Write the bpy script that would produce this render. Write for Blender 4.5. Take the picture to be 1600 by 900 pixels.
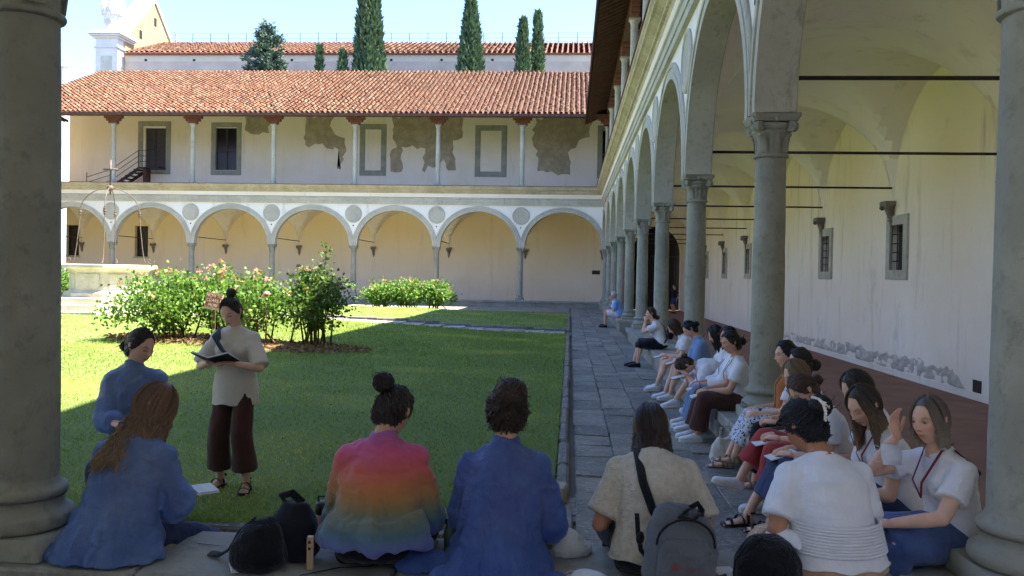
import bpy, math, random
import numpy as np
from mathutils import Matrix, Vector

random.seed(7)
rng = np.random.default_rng(7)
R = math.radians
scene = bpy.context.scene
for _o in list(bpy.data.objects):
    bpy.data.objects.remove(_o)
COL = scene.collection

# ------------------------------------------------------------------ camera, sky, sun, exposure
CAM_H = 1.735
YAW, PITCH, ROLL = -0.0704, -0.0141, 0.0178
cam_d = bpy.data.cameras.new('camera')
cam_d.sensor_width = 36.0
cam_d.lens = 36.0 * 1289.5 / 1600.0
cam_d.clip_start = 0.05
cam_d.clip_end = 4000
cam = bpy.data.objects.new('camera', cam_d)
COL.objects.link(cam)
_h = Vector((math.sin(YAW), math.cos(YAW), 0))
_r = Vector((math.cos(YAW), -math.sin(YAW), 0))
_f = _h * math.cos(PITCH) + Vector((0, 0, math.sin(PITCH)))
_u = -_h * math.sin(PITCH) + Vector((0, 0, math.cos(PITCH)))
_rr = _r * math.cos(ROLL) + _u * math.sin(ROLL)
_uu = _u * math.cos(ROLL) - _r * math.sin(ROLL)
cam.matrix_world = Matrix(((_rr.x, _uu.x, -_f.x, 0), (_rr.y, _uu.y, -_f.y, 0), (_rr.z, _uu.z, -_f.z, CAM_H), (0, 0, 0, 1)))
scene.camera = cam

SUN_EL, SUN_AZ = R(59.5), R(86.0)          # azimuth clockwise from +Y
world = bpy.data.worlds.new('World')
scene.world = world
world.use_nodes = True
_n = world.node_tree.nodes
_n.clear()
sky = _n.new('ShaderNodeTexSky')
sky.sky_type = 'NISHITA'
sky.sun_disc = False
sky.sun_elevation = SUN_EL
sky.sun_rotation = SUN_AZ
sky.air_density = 0.42
sky.dust_density = 0.25
sky.ozone_density = 4.0
_bg = _n.new('ShaderNodeBackground')
_bg.inputs['Strength'].default_value = 0.086
_wo = _n.new('ShaderNodeOutputWorld')
world.node_tree.links.new(sky.outputs[0], _bg.inputs['Color'])
world.node_tree.links.new(_bg.outputs[0], _wo.inputs['Surface'])

sun_d = bpy.data.lights.new('sun', 'SUN')
sun_d.energy = 2.3
sun_d.angle = R(0.53)
sun_d.color = (1.0, 0.92, 0.79)
sun = bpy.data.objects.new('sun', sun_d)
COL.objects.link(sun)
_sd = Vector((math.sin(SUN_AZ) * math.cos(SUN_EL), math.cos(SUN_AZ) * math.cos(SUN_EL), math.sin(SUN_EL)))
sun.rotation_euler = _sd.to_track_quat('Z', 'Y').to_euler()
sun.location = _sd * 60

scene.view_settings.view_transform = 'Standard'
scene.view_settings.look = 'None'
scene.view_settings.gamma = 1.0
scene.view_settings.use_curve_mapping = False
scene.view_settings.exposure = 3.62
scene.render.engine = 'CYCLES'
scene.cycles.max_bounces = 8
scene.cycles.diffuse_bounces = 5
scene.cycles.transparent_max_bounces = 8
scene.cycles.use_denoising = True
scene.cycles.sample_clamp_indirect = 8

# ------------------------------------------------------------------ helpers
def lin(*c):
    if len(c) == 1:
        c = c[0]
    return tuple(c) + (1.0,)

def srgb(r, g, b):
    def f(v):
        v /= 255.0
        return v / 12.92 if v <= 0.04045 else ((v + 0.055) / 1.055) ** 2.4
    return (f(r), f(g), f(b))

MATS = {}
class NT:
    """short-hand for building a node material"""
    def __init__(self, name):
        self.m = bpy.data.materials.new(name)
        self.m.use_nodes = True
        self.t = self.m.node_tree
        self.n = self.t.nodes
        self.p = self.n['Principled BSDF']
        self.out = self.n['Material Output']
        self.tc = None
        MATS[name] = self.m
    def add(self, kind, **kw):
        nd = self.n.new(kind)
        for k, v in kw.items():
            setattr(nd, k, v)
        return nd
    def link(self, a, b):
        self.t.links.new(a, b)
    def coord(self, scale=(1, 1, 1), world=False, rot=None):
        if world:
            g = self.add('ShaderNodeNewGeometry'); src = g.outputs['Position']
        else:
            if self.tc is None:
                self.tc = self.add('ShaderNodeTexCoord')
            src = self.tc.outputs['Object']
        mp = self.add('ShaderNodeMapping')
        mp.inputs['Scale'].default_value = scale
        if rot: mp.inputs['Rotation'].default_value = rot
        self.link(src, mp.inputs['Vector'])
        return mp.outputs[0]
    def noise(self, scale, detail=4, rough=.6, vec=None, dist=0):
        nd = self.add('ShaderNodeTexNoise')
        nd.inputs['Scale'].default_value = scale
        nd.inputs['Detail'].default_value = detail
        nd.inputs['Roughness'].default_value = rough
        nd.inputs['Distortion'].default_value = dist
        self.link(vec if vec is not None else self.coord(), nd.inputs['Vector'])
        return nd.outputs['Fac']
    def ramp(self, fac, lo, hi, inv=False):
        nd = self.add('ShaderNodeMapRange')
        nd.interpolation_type = 'SMOOTHSTEP'
        nd.inputs[1].default_value = lo
        nd.inputs[2].default_value = hi
        nd.inputs[3].default_value = 1.0 if inv else 0.0
        nd.inputs[4].default_value = 0.0 if inv else 1.0
        self.link(fac, nd.inputs[0])
        return nd.outputs[0]
    def mix(self, fac, a, b, mode='MIX'):
        nd = self.add('ShaderNodeMix', data_type='RGBA', blend_type=mode)
        if isinstance(fac, (int, float)): nd.inputs[0].default_value = fac
        else: self.link(fac, nd.inputs[0])
        for v, i in ((a, 6), (b, 7)):
            if isinstance(v, tuple): nd.inputs[i].default_value = lin(v[:3])
            else: self.link(v, nd.inputs[i])
        return nd.outputs[2]
    def math(self, op, a, b=None):
        nd = self.add('ShaderNodeMath', operation=op)
        for v, i in ((a, 0), (b, 1)):
            if v is None: continue
            if isinstance(v, (int, float)): nd.inputs[i].default_value = v
            else: self.link(v, nd.inputs[i])
        return nd.outputs[0]
    def attr(self, name):
        nd = self.add('ShaderNodeAttribute', attribute_name=name)
        return nd.outputs['Color']
    def color(self, c):
        if isinstance(c, tuple): self.p.inputs['Base Color'].default_value = lin(c[:3])
        else: self.link(c, self.p.inputs['Base Color'])
    def bump(self, h, strength=.3, dist=.02):
        nd = self.add('ShaderNodeBump')
        nd.inputs['Strength'].default_value = strength
        nd.inputs['Distance'].default_value = dist
        self.link(h, nd.inputs['Height'])
        self.link(nd.outputs[0], self.p.inputs['Normal'])
    def set(self, **kw):
        for k, v in kw.items():
            self.p.inputs[k.replace('_', ' ')].default_value = v
        return self

def simple(name, c1, c2=None, scale=6, rough=.75, bump=0, bscale=60, metal=0, spec=.4, detail=4):
    t = NT(name)
    if c2 is None: t.color(c1)
    else: t.color(t.mix(t.ramp(t.noise(scale, detail), .32, .68), c1, c2))
    if bump: t.bump(t.noise(bscale, 4), bump, .01)
    t.set(Roughness=rough, Metallic=metal)
    t.p.inputs['Specular IOR Level'].default_value = spec
    return t.m

def plaster(name, base, light, dark, top=None, z0=1.5, z1=4.5, stain=.5, grey=None):
    t = NT(name)
    w1 = t.noise(.45, 6, .65, t.coord(world=True))
    w2 = t.noise(1.1, 7, .7, t.coord((2.2, 2.2, .28), world=True))       # runs down the wall
    w3 = t.noise(5, 6, .7, t.coord(world=True))
    c = t.mix(t.ramp(w1, .35, .7), base, light)
    if top is not None:
        g = t.add('ShaderNodeNewGeometry')
        sx = t.add('ShaderNodeSeparateXYZ'); t.link(g.outputs['Position'], sx.inputs[0])
        zz = t.math('ADD', sx.outputs[2], t.math('MULTIPLY', t.math('SUBTRACT', w1, .5), 3.0))
        c = t.mix(t.ramp(zz, z0, z1), c, top)
    c = t.mix(t.math('MULTIPLY', t.ramp(w2, .52, .78), stain), c, dark)
    c = t.mix(t.math('MULTIPLY', t.ramp(w3, .6, .8), stain * .5), c, dark)
    if grey is not None:
        c = t.mix(t.math('MULTIPLY', t.ramp(t.noise(.8, 6, .7, t.coord((1, 1, .6), world=True)), .6, .72), .55), c, grey)
    t.color(c)
    t.bump(t.noise(9, 6, .7, t.coord(world=True)), .35, .02)
    t.set(Roughness=.92)
    t.p.inputs['Specular IOR Level'].default_value = .2
    return t.m

def stone(name, c1, c2, c3, scale=1.6, rough=.85, bump=.5, lichen=None):
    t = NT(name)
    a = t.noise(scale, 8, .65, t.coord(world=True))
    b = t.noise(scale * 9, 6, .7, t.coord(world=True))
    d = t.noise(scale * 1.7, 8, .75, t.coord((1, 1, .35), world=True), 1.2)
    c = t.mix(t.ramp(a, .36, .66), c1, c2)
    c = t.mix(t.math('MULTIPLY', t.ramp(b, .5, .72), .55), c, c3)
    c = t.mix(t.math('MULTIPLY', t.ramp(d, .56, .66), .5), c, c3)
    if lichen: c = t.mix(t.math('MULTIPLY', t.ramp(t.noise(scale * 7, 7, .75, t.coord((.9, 1.8, 1), world=True), .8), .53, .6), .6), c, lichen)
    t.color(c)
    t.bump(t.mix(.5, b, d), bump, .03)
    t.set(Roughness=rough)
    t.p.inputs['Specular IOR Level'].default_value = .3
    return t.m

class MB:
    """collects vertices and faces; build() links them as one mesh object"""
    def __init__(self):
        self.v, self.f, self.mi, self.n, self.c = [], [], [], 0, []
    def add(self, verts, faces, mi=0, col=None):
        verts = np.asarray(verts, float).reshape(-1, 3)
        b = self.n
        self.v.append(verts)
        self.f.extend([tuple(b + i for i in f) for f in faces])
        self.mi.extend([mi] * len(faces))
        if col is None: col = (1, 1, 1)
        col = np.asarray(col, float)
        self.c.append(np.tile(col, (len(verts), 1)) if col.ndim == 1 else col)
        self.n += len(verts)
        return self
    def box(self, x0, x1, y0, y1, z0, z1, mi=0, col=None, bev=0):
        if bev:
            return self.bevbox(x0, x1, y0, y1, z0, z1, bev, mi, col)
        v = [(x, y, z) for z in (z0, z1) for y in (y0, y1) for x in (x0, x1)]
        f = [(0, 2, 3, 1), (4, 5, 7, 6), (0, 1, 5, 4), (2, 6, 7, 3), (0, 4, 6, 2), (1, 3, 7, 5)]
        return self.add(v, f, mi, col)
    def bevbox(self, x0, x1, y0, y1, z0, z1, b, mi=0, col=None):
        # chamfered top edges and vertical corners
        def ring(d, z):
            return [(x0 + d + b, y0 + d, z), (x1 - d - b, y0 + d, z), (x1 - d, y0 + d + b, z), (x1 - d, y1 - d - b, z),
                    (x1 - d - b, y1 - d, z), (x0 + d + b, y1 - d, z), (x0 + d, y1 - d - b, z), (x0 + d, y0 + d + b, z)]
        v = ring(0, z0) + ring(0, z1 - b) + ring(b * .8, z1)
        f = [tuple(range(7, -1, -1)), tuple(range(16, 24))]
        for k in (0, 8):
            for i in range(8):
                j = (i + 1) % 8
                f.append((k + i, k + j, k + 8 + j, k + 8 + i))
        return self.add(v, f, mi, col)
    def loft(self, cs, rx, ry=None, side=(1, 0, 0), n=10, cap=True, mi=0, col=None, tang=None, sq=1.0):
        cs = np.asarray(cs, float)
        k = len(cs)
        rx = np.broadcast_to(np.asarray(rx, float), (k,))
        ry = rx if ry is None else np.broadcast_to(np.asarray(ry, float), (k,))
        if tang is None:
            tg = np.gradient(cs, axis=0)
        else:
            tg = np.broadcast_to(np.asarray(tang, float), (k, 3)).copy()
        tg = tg / (np.linalg.norm(tg, axis=1, keepdims=True) + 1e-12)
        s0 = np.asarray(side, float)
        a = np.arange(n) * 2 * math.pi / n
        ca, sa = np.cos(a), np.sin(a)
        if sq != 1.0:
            ca = np.sign(ca) * np.abs(ca) ** sq; sa = np.sign(sa) * np.abs(sa) ** sq
        V = []
        for i in range(k):
            s = s0 - tg[i] * s0.dot(tg[i])
            l = np.linalg.norm(s)
            if l < 1e-4:
                s = np.cross(tg[i], (0, 0, 1.0)); l = np.linalg.norm(s)
                if l < 1e-4: s = np.array((1.0, 0, 0)); l = 1
            s = s / l
            u = np.cross(tg[i], s)
            V.append(cs[i] + np.outer(ca * rx[i], s) + np.outer(sa * ry[i], u))
            s0 = s
        f = []
        for i in range(k - 1):
            for j in range(n):
                j2 = (j + 1) % n
                f.append((i * n + j, i * n + j2, (i + 1) * n + j2, (i + 1) * n + j))
        if cap:
            f.append(tuple(range(n - 1, -1, -1)))
            f.append(tuple((k - 1) * n + j for j in range(n)))
        return self.add(np.concatenate(V), f, mi, col)
    def capsule(self, a, b, r0, r1, n=10, mi=0, col=None):
        a = np.asarray(a, float); b = np.asarray(b, float)
        d = b - a; l = np.linalg.norm(d) + 1e-9; d = d / l
        t = [(-.95, .3), (-.75, .68), (-.4, .93), (0, 1)]
        cs = [a + d * r0 * x for x, _ in t] + [b - d * r1 * x for x, _ in reversed(t)]
        rr = [r0 * y for _, y in t] + [r1 * y for _, y in reversed(t)]
        return self.loft(cs, rr, n=n, mi=mi, col=col, tang=d, side=(.3, .9, .1))
    def ball(self, c, r, n=10, m=7, mi=0, col=None):
        c = np.asarray(c, float); r = np.broadcast_to(np.asarray(r, float), (3,))
        t = np.linspace(-.97, .97, m) * math.pi / 2
        cs = [c + np.array((0, 0, r[2] * math.sin(x))) for x in t]
        return self.loft(cs, [r[0] * math.cos(x) for x in t], [r[1] * math.cos(x) for x in t], n=n, mi=mi, col=col, tang=(0, 0, 1))
    def lathe(self, prof, c=(0, 0, 0), n=24, mi=0, col=None, mod=None):
        c = np.asarray(c, float)
        a = np.arange(n) * 2 * math.pi / n
        V = []
        for r, z in prof:
            rr = r if mod is None else r * mod(a, z)
            V.append(np.stack([c[0] + rr * np.cos(a), c[1] + rr * np.sin(a), np.full(n, c[2] + z)], 1))
        k = len(prof); f = []
        for i in range(k - 1):
            for j in range(n):
                j2 = (j + 1) % n
                f.append((i * n + j, i * n + j2, (i + 1) * n + j2, (i + 1) * n + j))
        f.append(tuple(range(n - 1, -1, -1))); f.append(tuple((k - 1) * n + j for j in range(n)))
        return self.add(np.concatenate(V), f, mi, col)
    def sweep(self, prof, path, closed=False, mi=0, col=None):
        """prof: (out, up) points; path: list of (pos, outdir)"""
        V = []; m = len(prof)
        for p, o in path:
            p = np.asarray(p, float); o = np.asarray(o, float)
            for a, b in prof: V.append(p + o * a + np.array((0, 0, b)))
        f = []
        k = len(path)
        for i in range(k - 1 + (1 if closed else 0)):
            i2 = (i + 1) % k
            for j in range(m - 1):
                f.append((i * m + j, i * m + j + 1, i2 * m + j + 1, i2 * m + j))
        if not closed:
            f.append(tuple(range(m))); f.append(tuple((k - 1) * m + j for j in range(m - 1, -1, -1)))
        return self.add(V, f, mi, col)
    def xf(self, M):
        A = np.array(M)
        self.v = [v @ A[:3, :3].T + A[:3, 3] for v in self.v]
        return self
    def mesh(self, name, mats, smooth=False, color=False):
        me = bpy.data.meshes.new(name)
        V = np.concatenate(self.v) if self.v else np.zeros((0, 3))
        me.from_pydata(V.tolist(), [], self.f)
        if not isinstance(mats, (list, tuple)): mats = [mats]
        for m in mats: me.materials.append(MATS[m] if isinstance(m, str) else m)
        if len(mats) > 1: me.polygons.foreach_set('material_index', self.mi)
        if color:
            at = me.attributes.new('tint', 'FLOAT_COLOR', 'POINT')
            C = np.concatenate(self.c)
            at.data.foreach_set('color', np.concatenate([C, np.ones((len(C), 1))], 1).ravel())
        if smooth: me.polygons.foreach_set('use_smooth', [True] * len(me.polygons))
        me.update()
        return me
    def build(self, name, mats, parent=None, smooth=False, color=False, angle=None):
        me = self.mesh(name, mats, smooth or angle is not None, color)
        if angle is not None: sharp(me, angle)
        return obj(name, me, parent)

def sharp(me, deg):
    try: me.set_sharp_from_angle(angle=R(deg))
    except Exception: pass

def obj(name, me, parent=None, loc=None, rotz=None, scale=None):
    o = bpy.data.objects.new(name, me)
    COL.objects.link(o)
    if parent is not None: o.parent = parent
    if loc is not None: o.location = loc
    if rotz is not None: o.rotation_euler = (0, 0, rotz)
    if scale is not None: o.scale = scale
    return o

def thing(name, label, cat, loc=(0, 0, 0), rotz=0, group=None):
    o = obj(name, None, None, loc, rotz)
    o.empty_display_size = .2
    return tag(o, label, cat, group)

def tag(o, label=None, cat=None, group=None, kind=None):
    if label: o['label'] = label
    if cat: o['category'] = cat
    if group: o['group'] = group
    if kind: o['kind'] = kind
    return o

def vnoise(P, seed=0):
    """vectorised value noise in [-1, 1]"""
    P = np.asarray(P, float)
    I = np.floor(P).astype(np.int64); F = P - I
    F = F * F * (3 - 2 * F)
    def h(i):
        n = i[:, 0] * 374761393 + i[:, 1] * 668265263 + i[:, 2] * 2147483647 + seed * 1274126177
        n = (n ^ (n >> 13)) * 1274126177
        n = n ^ (n >> 16)
        return (n & 0xffff) / 32767.5 - 1.0
    out = 0
    for dx in (0, 1):
        for dy in (0, 1):
            for dz in (0, 1):
                w = (F[:, 0] if dx else 1 - F[:, 0]) * (F[:, 1] if dy else 1 - F[:, 1]) * (F[:, 2] if dz else 1 - F[:, 2])
                out = out + w * h(I + np.array((dx, dy, dz)))
    return out

def fbm(P, seed=0, oct=3):
    P = np.asarray(P, float); o = 0; a = 1
    for i in range(oct):
        o = o + a * vnoise(P * 2 ** i + 17.3 * i, seed + i); a *= .5
    return o

def tri_mesh(name, V, F, mats, color=None, smooth=False):
    """fast mesh from numpy arrays; F is (n,3) or (n,4)"""
    me = bpy.data.meshes.new(name)
    V = np.asarray(V, np.float32); F = np.asarray(F, np.int32)
    k = F.shape[1]
    me.vertices.add(len(V)); me.vertices.foreach_set('co', V.ravel())
    me.loops.add(F.size); me.loops.foreach_set('vertex_index', F.ravel())
    me.polygons.add(len(F))
    me.polygons.foreach_set('loop_start', np.arange(0, F.size, k, dtype=np.int32))
    try: me.polygons.foreach_set('loop_total', np.full(len(F), k, dtype=np.int32))
    except Exception: pass
    if not isinstance(mats, (list, tuple)): mats = [mats]
    for m in mats: me.materials.append(MATS[m] if isinstance(m, str) else m)
    if color is not None:
        at = me.attributes.new('tint', 'FLOAT_COLOR', 'POINT')
        C = np.asarray(color, np.float32)
        at.data.foreach_set('color', np.concatenate([C, np.ones((len(C), 1), np.float32)], 1).ravel())
    if smooth: me.polygons.foreach_set('use_smooth', np.ones(len(F), bool))
    me.update(calc_edges=True)
    return me

# ------------------------------------------------------------------ materials of the place
plaster('plaster_gallery', srgb(238, 225, 204), srgb(243, 233, 216), srgb(178, 160, 130), top=srgb(240, 229, 196), z0=1.7, z1=4.4, stain=.75, grey=srgb(202, 196, 186))
plaster('plaster_vault', srgb(242, 233, 210), srgb(234, 226, 206), srgb(196, 184, 156), stain=.65)
plaster('plaster_far', srgb(234, 219, 192), srgb(240, 228, 206), srgb(200, 176, 136), top=srgb(238, 218, 174), z0=1.2, z1=4.6, stain=.4)
plaster('plaster_upper', srgb(234, 220, 194), srgb(240, 229, 210), srgb(202, 182, 148), stain=.4)
plaster('plaster_white', srgb(232, 227, 214), srgb(240, 236, 226), srgb(170, 164, 138), stain=.6)
stone('pietra', srgb(142, 141, 126), srgb(162, 160, 144), srgb(108, 110, 100), 1.4, .85, .45)
stone('pietra_yellow', srgb(170, 160, 132), srgb(190, 180, 150), srgb(116, 110, 90), 1.2, .85, .45)
stone('pietra_pale', srgb(172, 169, 152), srgb(190, 186, 168), srgb(136, 133, 118), 1.2, .85, .4)
stone('bench_stone', srgb(138, 135, 124), srgb(160, 156, 142), srgb(104, 102, 95), 1.5, .8, .4, lichen=srgb(160, 158, 146))
stone('flag_a', srgb(116, 111, 101), srgb(140, 134, 121), srgb(84, 81, 76), 2.4, .7, 1.0, lichen=srgb(178, 176, 166))
stone('flag_b', srgb(124, 118, 106), srgb(148, 141, 126), srgb(90, 87, 80), 2.0, .7, 1.0, lichen=srgb(184, 182, 172))
stone('flag_c', srgb(106, 102, 94), srgb(130, 124, 113), srgb(76, 74, 70), 2.8, .7, 1.0, lichen=srgb(172, 170, 160))
stone('rubble', srgb(188, 179, 164), srgb(210, 202, 188), srgb(128, 120, 108), 4.5, .95, 1.0)
stone('marble', srgb(196, 192, 186), srgb(208, 205, 200), srgb(160, 158, 154), .8, .7, .15)
simple('added_court_grey', srgb(176, 180, 188), srgb(166, 170, 178), .4, .95)  # grey of the added court, chosen to cool the light it bounces
stone('corbel_stone', srgb(122, 112, 96), srgb(142, 132, 114), srgb(88, 80, 68), 3.0, .9, .5)
simple('door_dark', srgb(58, 56, 60), srgb(72, 68, 68), 6, .7)
stone('church_stone', srgb(150, 126, 90), srgb(168, 146, 108), srgb(104, 84, 58), 1.1, .95, 1.0)
stone('patch', srgb(160, 146, 120), srgb(182, 168, 142), srgb(130, 118, 98), 2.0, .95, .6)
stone('well_stone', srgb(186, 178, 158), srgb(206, 198, 180), srgb(142, 134, 116), 1.6, .85, .5)
simple('ground_earth', srgb(104, 98, 86), srgb(122, 114, 98), 1.2, .95, .3, 20)
simple('cotto', srgb(128, 92, 76), srgb(146, 108, 90), 1.5, .8, .2, 30)
simple('wood_dark', srgb(82, 56, 46), srgb(100, 70, 56), 3, .8, .2, 40)
simple('wood_red', srgb(112, 72, 58), srgb(126, 84, 68), 3, .8, .2, 40)
simple('iron', srgb(52, 48, 46), srgb(70, 60, 54), 20, .6, 0, metal=.5)
simple('iron_rust', srgb(108, 94, 86), srgb(88, 76, 70), 14, .75, .2, 80, metal=.2)
simple('iron_rod', srgb(46, 36, 32), srgb(60, 46, 40), 9, .8)
simple('glass_dark', (.012, .012, .014), None, rough=.25, spec=.4)
simple('dark_void', (.01, .009, .008), None, rough=.95)
simple('mulch', srgb(104, 84, 60), srgb(132, 110, 80), 14, .95, .6, 40)
simple('church_wall', srgb(196, 184, 164), srgb(186, 173, 152), .4, .95, .2, 12)
simple('church_band', srgb(170, 154, 138), srgb(184, 168, 150), .6, .95, .3, 12)
simple('bark', srgb(84, 66, 50), srgb(110, 90, 68), 9, .9, .5, 40)

def tile_mat(name, cols):
    t = NT(name)
    c = t.mix(1.0, t.attr('tint'), t.mix(t.ramp(t.noise(7, 5, .7), .35, .7), (.82, .80, .78), (1.12, 1.1, 1.06)), 'MULTIPLY')
    c = t.mix(t.math('MULTIPLY', t.ramp(t.noise(2.2, 7, .75, t.coord(world=True)), .55, .72), .5), c, srgb(118, 96, 78))
    t.color(c); t.bump(t.noise(25, 4), .3, .02); t.set(Roughness=.9)
    t.p.inputs['Specular IOR Level'].default_value = .2
    return t.m
tile_mat('roof_tile', None)

def leaf_mat(name, trans=.35, rough=.55):
    t = NT(name)
    c = t.attr('tint')
    t.color(c); t.set(Roughness=rough)
    t.p.inputs['Specular IOR Level'].default_value = .3
    tr = t.add('ShaderNodeBsdfTranslucent')
    hs = t.mix(1.0, c, (1.25, 1.35, .7), 'MULTIPLY')
    t.link(hs, tr.inputs['Color'])
    mx = t.add('ShaderNodeMixShader'); mx.inputs[0].default_value = trans
    t.link(t.p.outputs[0], mx.inputs[1]); t.link(tr.outputs[0], mx.inputs[2])
    t.link(mx.outputs[0], t.out.inputs['Surface'])
    return t.m
leaf_mat('leaf'); leaf_mat('cypress_leaf', .12, .7); leaf_mat('petal', .4, .6); leaf_mat('blade', .35, .6)

t = NT('lawn_soil')
_c = t.mix(t.ramp(t.noise(1.3, 6, .7, t.coord(world=True)), .35, .7), (.15, .212, .042), (.175, .238, .052))
_c = t.mix(t.math('MULTIPLY', t.ramp(t.noise(60, 3, .7, t.coord(world=True)), .4, .7), .5), _c, (.10, .165, .036))
_c = t.mix(t.math('MULTIPLY', t.ramp(t.noise(.55, 5, .6, t.coord(world=True)), .62, .75), .5), _c, (.19, .21, .08))
t.color(_c); t.bump(t.noise(90, 4, .7, t.coord(world=True)), .8, .03); t.set(Roughness=.9)
# ------------------------------------------------------------------ dimensions of the cloister
XA, YF, Y0, BAY, DEP = 1.975, 47.34, 3.9, 4.865, 4.87
XW = XA + DEP
BENCH, FLOOR = 0.36, -0.21
SPR, ARCH_TOP, ENT, UP = 3.375, 5.45, 5.79, 6.83
CAP0 = 2.985
EAVE_W, EAVE_Z, PIT = 1.28, 10.66, 0.456
COLS_R = [Y0] + [8.42 + BAY * i for i in range(9)]

# ---- shared column meshes (local origin on the column axis, z absolute)
def lower_column_meshes():
    b = MB()
    b.bevbox(-.245, .245, -.245, .245, BENCH, BENCH + .1, .012)
    prof = [(.235, .1)] + [(.205 + .034 * math.cos(a), .145 + .045 * math.sin(a)) for a in np.linspace(-1.5, 1.5, 7)] + \
           [(.2, .195), (.188, .205), (.182, .225), (.188, .243), (.198, .25)] + \
           [(.182 + .024 * math.cos(a), .278 + .028 * math.sin(a)) for a in np.linspace(-1.5, 1.5, 6)] + [(.178, .31), (.17, .322), (.163, .345)]
    b.lathe([(r, z + BENCH) for r, z in prof], n=32)
    base = b.mesh('base', 'pietra', True); sharp(base, 40)
    s = MB()
    zz = np.linspace(BENCH + .34, CAP0 - .03, 26)
    tt = (zz - zz[0]) / (zz[-1] - zz[0])
    rr = .163 - .016 * tt ** 1.6
    V = []
    n = 32
    a = np.arange(n) * 2 * math.pi / n
    prof = list(zip(rr, zz))
    s.lathe(prof, n=n)
    P = s.v[0]
    d = fbm(P * np.array((5, 5, 2.6)), 3, 4)
    peel = np.clip((d - .35) * 6, 0, 1) * .007
    rad = np.linalg.norm(P[:, :2], axis=1, keepdims=True)
    P[:, :2] *= 1 - (peel[:, None] - .002 * d[:, None]) / np.maximum(rad, .05)
    shaft = s.mesh('shaft', 'pietra', True); sharp(shaft, 45)
    c = MB()
    ring = [(.147, -.035), (.155, -.03)] + [(.158 + .016 * math.cos(x), -.012 + .018 * math.sin(x)) for x in np.linspace(-1.5, 1.5, 6)] + [(.153, .008)]
    c.lathe([(r, CAP0 + z) for r, z in ring], n=32)
    bell = [(.15, .0), (.152, .06), (.157, .13), (.166, .17), (.182, .205), (.19, .215), (.19, .232), (.178, .24), (.195, .26), (.205, .285), (.2, .30)]
    def flute(a, z):
        h = z - CAP0 if z > 1 else z
        k = 1.0 if .015 < h < .19 else 0
        return 1 - .085 * k * (np.cos(a * 14) > .15)
    c.lathe([(r, CAP0 + z) for r, z in bell], n=84, mod=flute)
    # leaves that rise on the corners, volutes and the hollow-sided abacus
    for q in range(4):
        ang = math.pi / 4 + q * math.pi / 2
        o = np.array((math.cos(ang), math.sin(ang), 0)); sd = np.array((-o[1], o[0], 0))
        for r0, z0, hh, w in ((.152, .02, .17, .05),):
            pts = [o * (r0 + .004) + (0, 0, CAP0 + z0), o * (r0 + .012) + (0, 0, CAP0 + z0 + hh * .5), o * (r0 + .03) + (0, 0, CAP0 + z0 + hh * .9), o * (r0 + .055) + (0, 0, CAP0 + z0 + hh), o * (r0 + .062) + (0, 0, CAP0 + z0 + hh * .88)]
            c.loft(pts, [w, w * 1.1, w * .9, w * .6, w * .2], [.012, .014, .014, .012, .008], side=sd, n=8)
        # volute
        ctr = o * .232 + np.array((0, 0, CAP0 + .265))
        c.loft([ctr - sd * .032, ctr - sd * .03, ctr + sd * .03, ctr + sd * .032], [.045, .052, .052, .045], side=o, n=14, tang=sd)
        c.loft([ctr - sd * .04, ctr + sd * .04], [.02, .02], side=o, n=8, tang=sd)
        c.loft([o * .165 + (0, 0, CAP0 + .2), o * .19 + (0, 0, CAP0 + .27), o * .225 + (0, 0, CAP0 + .31)], [.03, .028, .03], [.02, .02, .02], side=sd, n=8)
        a2 = q * math.pi / 2
        o2 = np.array((math.cos(a2), math.sin(a2), 0))
        c.ball(o2 * .19 + np.array((0, 0, CAP0 + .335)), (.03, .03, .03), 8, 6)
    def abac(z, h):
        pts = []
        for q in range(4):
            a0 = math.pi / 4 + q * math.pi / 2
            p = np.array((math.cos(a0), math.sin(a0))) * h * 1.4142
            p2 = np.array((math.cos(a0 + math.pi / 2), math.sin(a0 + math.pi / 2))) * h * 1.4142
            for s_ in (.06, .2, .35, .5, .65, .8, .94):
                m = p * (1 - s_) + p2 * s_
                inn = 1 - .17 * math.sin(math.pi * s_) ** .8
                pts.append((m[0] * inn, m[1] * inn, z))
        return pts
    lv = [abac(CAP0 + .315, .222), abac(CAP0 + .34, .232), abac(CAP0 + .352, .245), abac(CAP0 + .39, .25)]
    m = len(lv[0]); f = [tuple(range(m - 1, -1, -1)), tuple(3 * m + i for i in range(m))]
    for k in range(3):
        for i in range(m): f.append((k * m + i, k * m + (i + 1) % m, (k + 1) * m + (i + 1) % m, (k + 1) * m + i))
    c.add(sum(lv, []), f)
    cap = c.mesh('capital', 'pietra', True); sharp(cap, 35)
    return base, shaft, cap
COLM = lower_column_meshes()

def upper_column_meshes():
    b = MB()
    b.bevbox(-.19, .19, -.19, .19, UP + .03, UP + .1, .01)
    b.lathe([(.185, UP + .1), (.195, UP + .13), (.185, UP + .165), (.16, UP + .18), (.165, UP + .2), (.15, UP + .23)], n=20)
    b.lathe([(.14, UP + .22), (.138, 8.4), (.122, 10.0)], n=20)
    b.lathe([(.122, 9.99), (.14, 10.01), (.14, 10.04), (.122, 10.05), (.13, 10.2), (.165, 10.32), (.17, 10.34)], n=20)
    b.bevbox(-.19, .19, -.19, .19, 10.34, 10.4, .008)
    sh = b.mesh('shaft', 'pietra_pale', True); sharp(sh, 40)
    w = MB()
    for k, (l, z0, z1) in enumerate(((.27, 10.4, 10.55), (.42, 10.55, 10.70), (.55, 10.70, 10.86))):
        w.bevbox(-l, l, -.15 + k * .003, .15 - k * .003, z0, z1 - .002, .02)
    return sh, w.mesh('bracket', 'wood_red')
UPCOL = upper_column_meshes()

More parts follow.
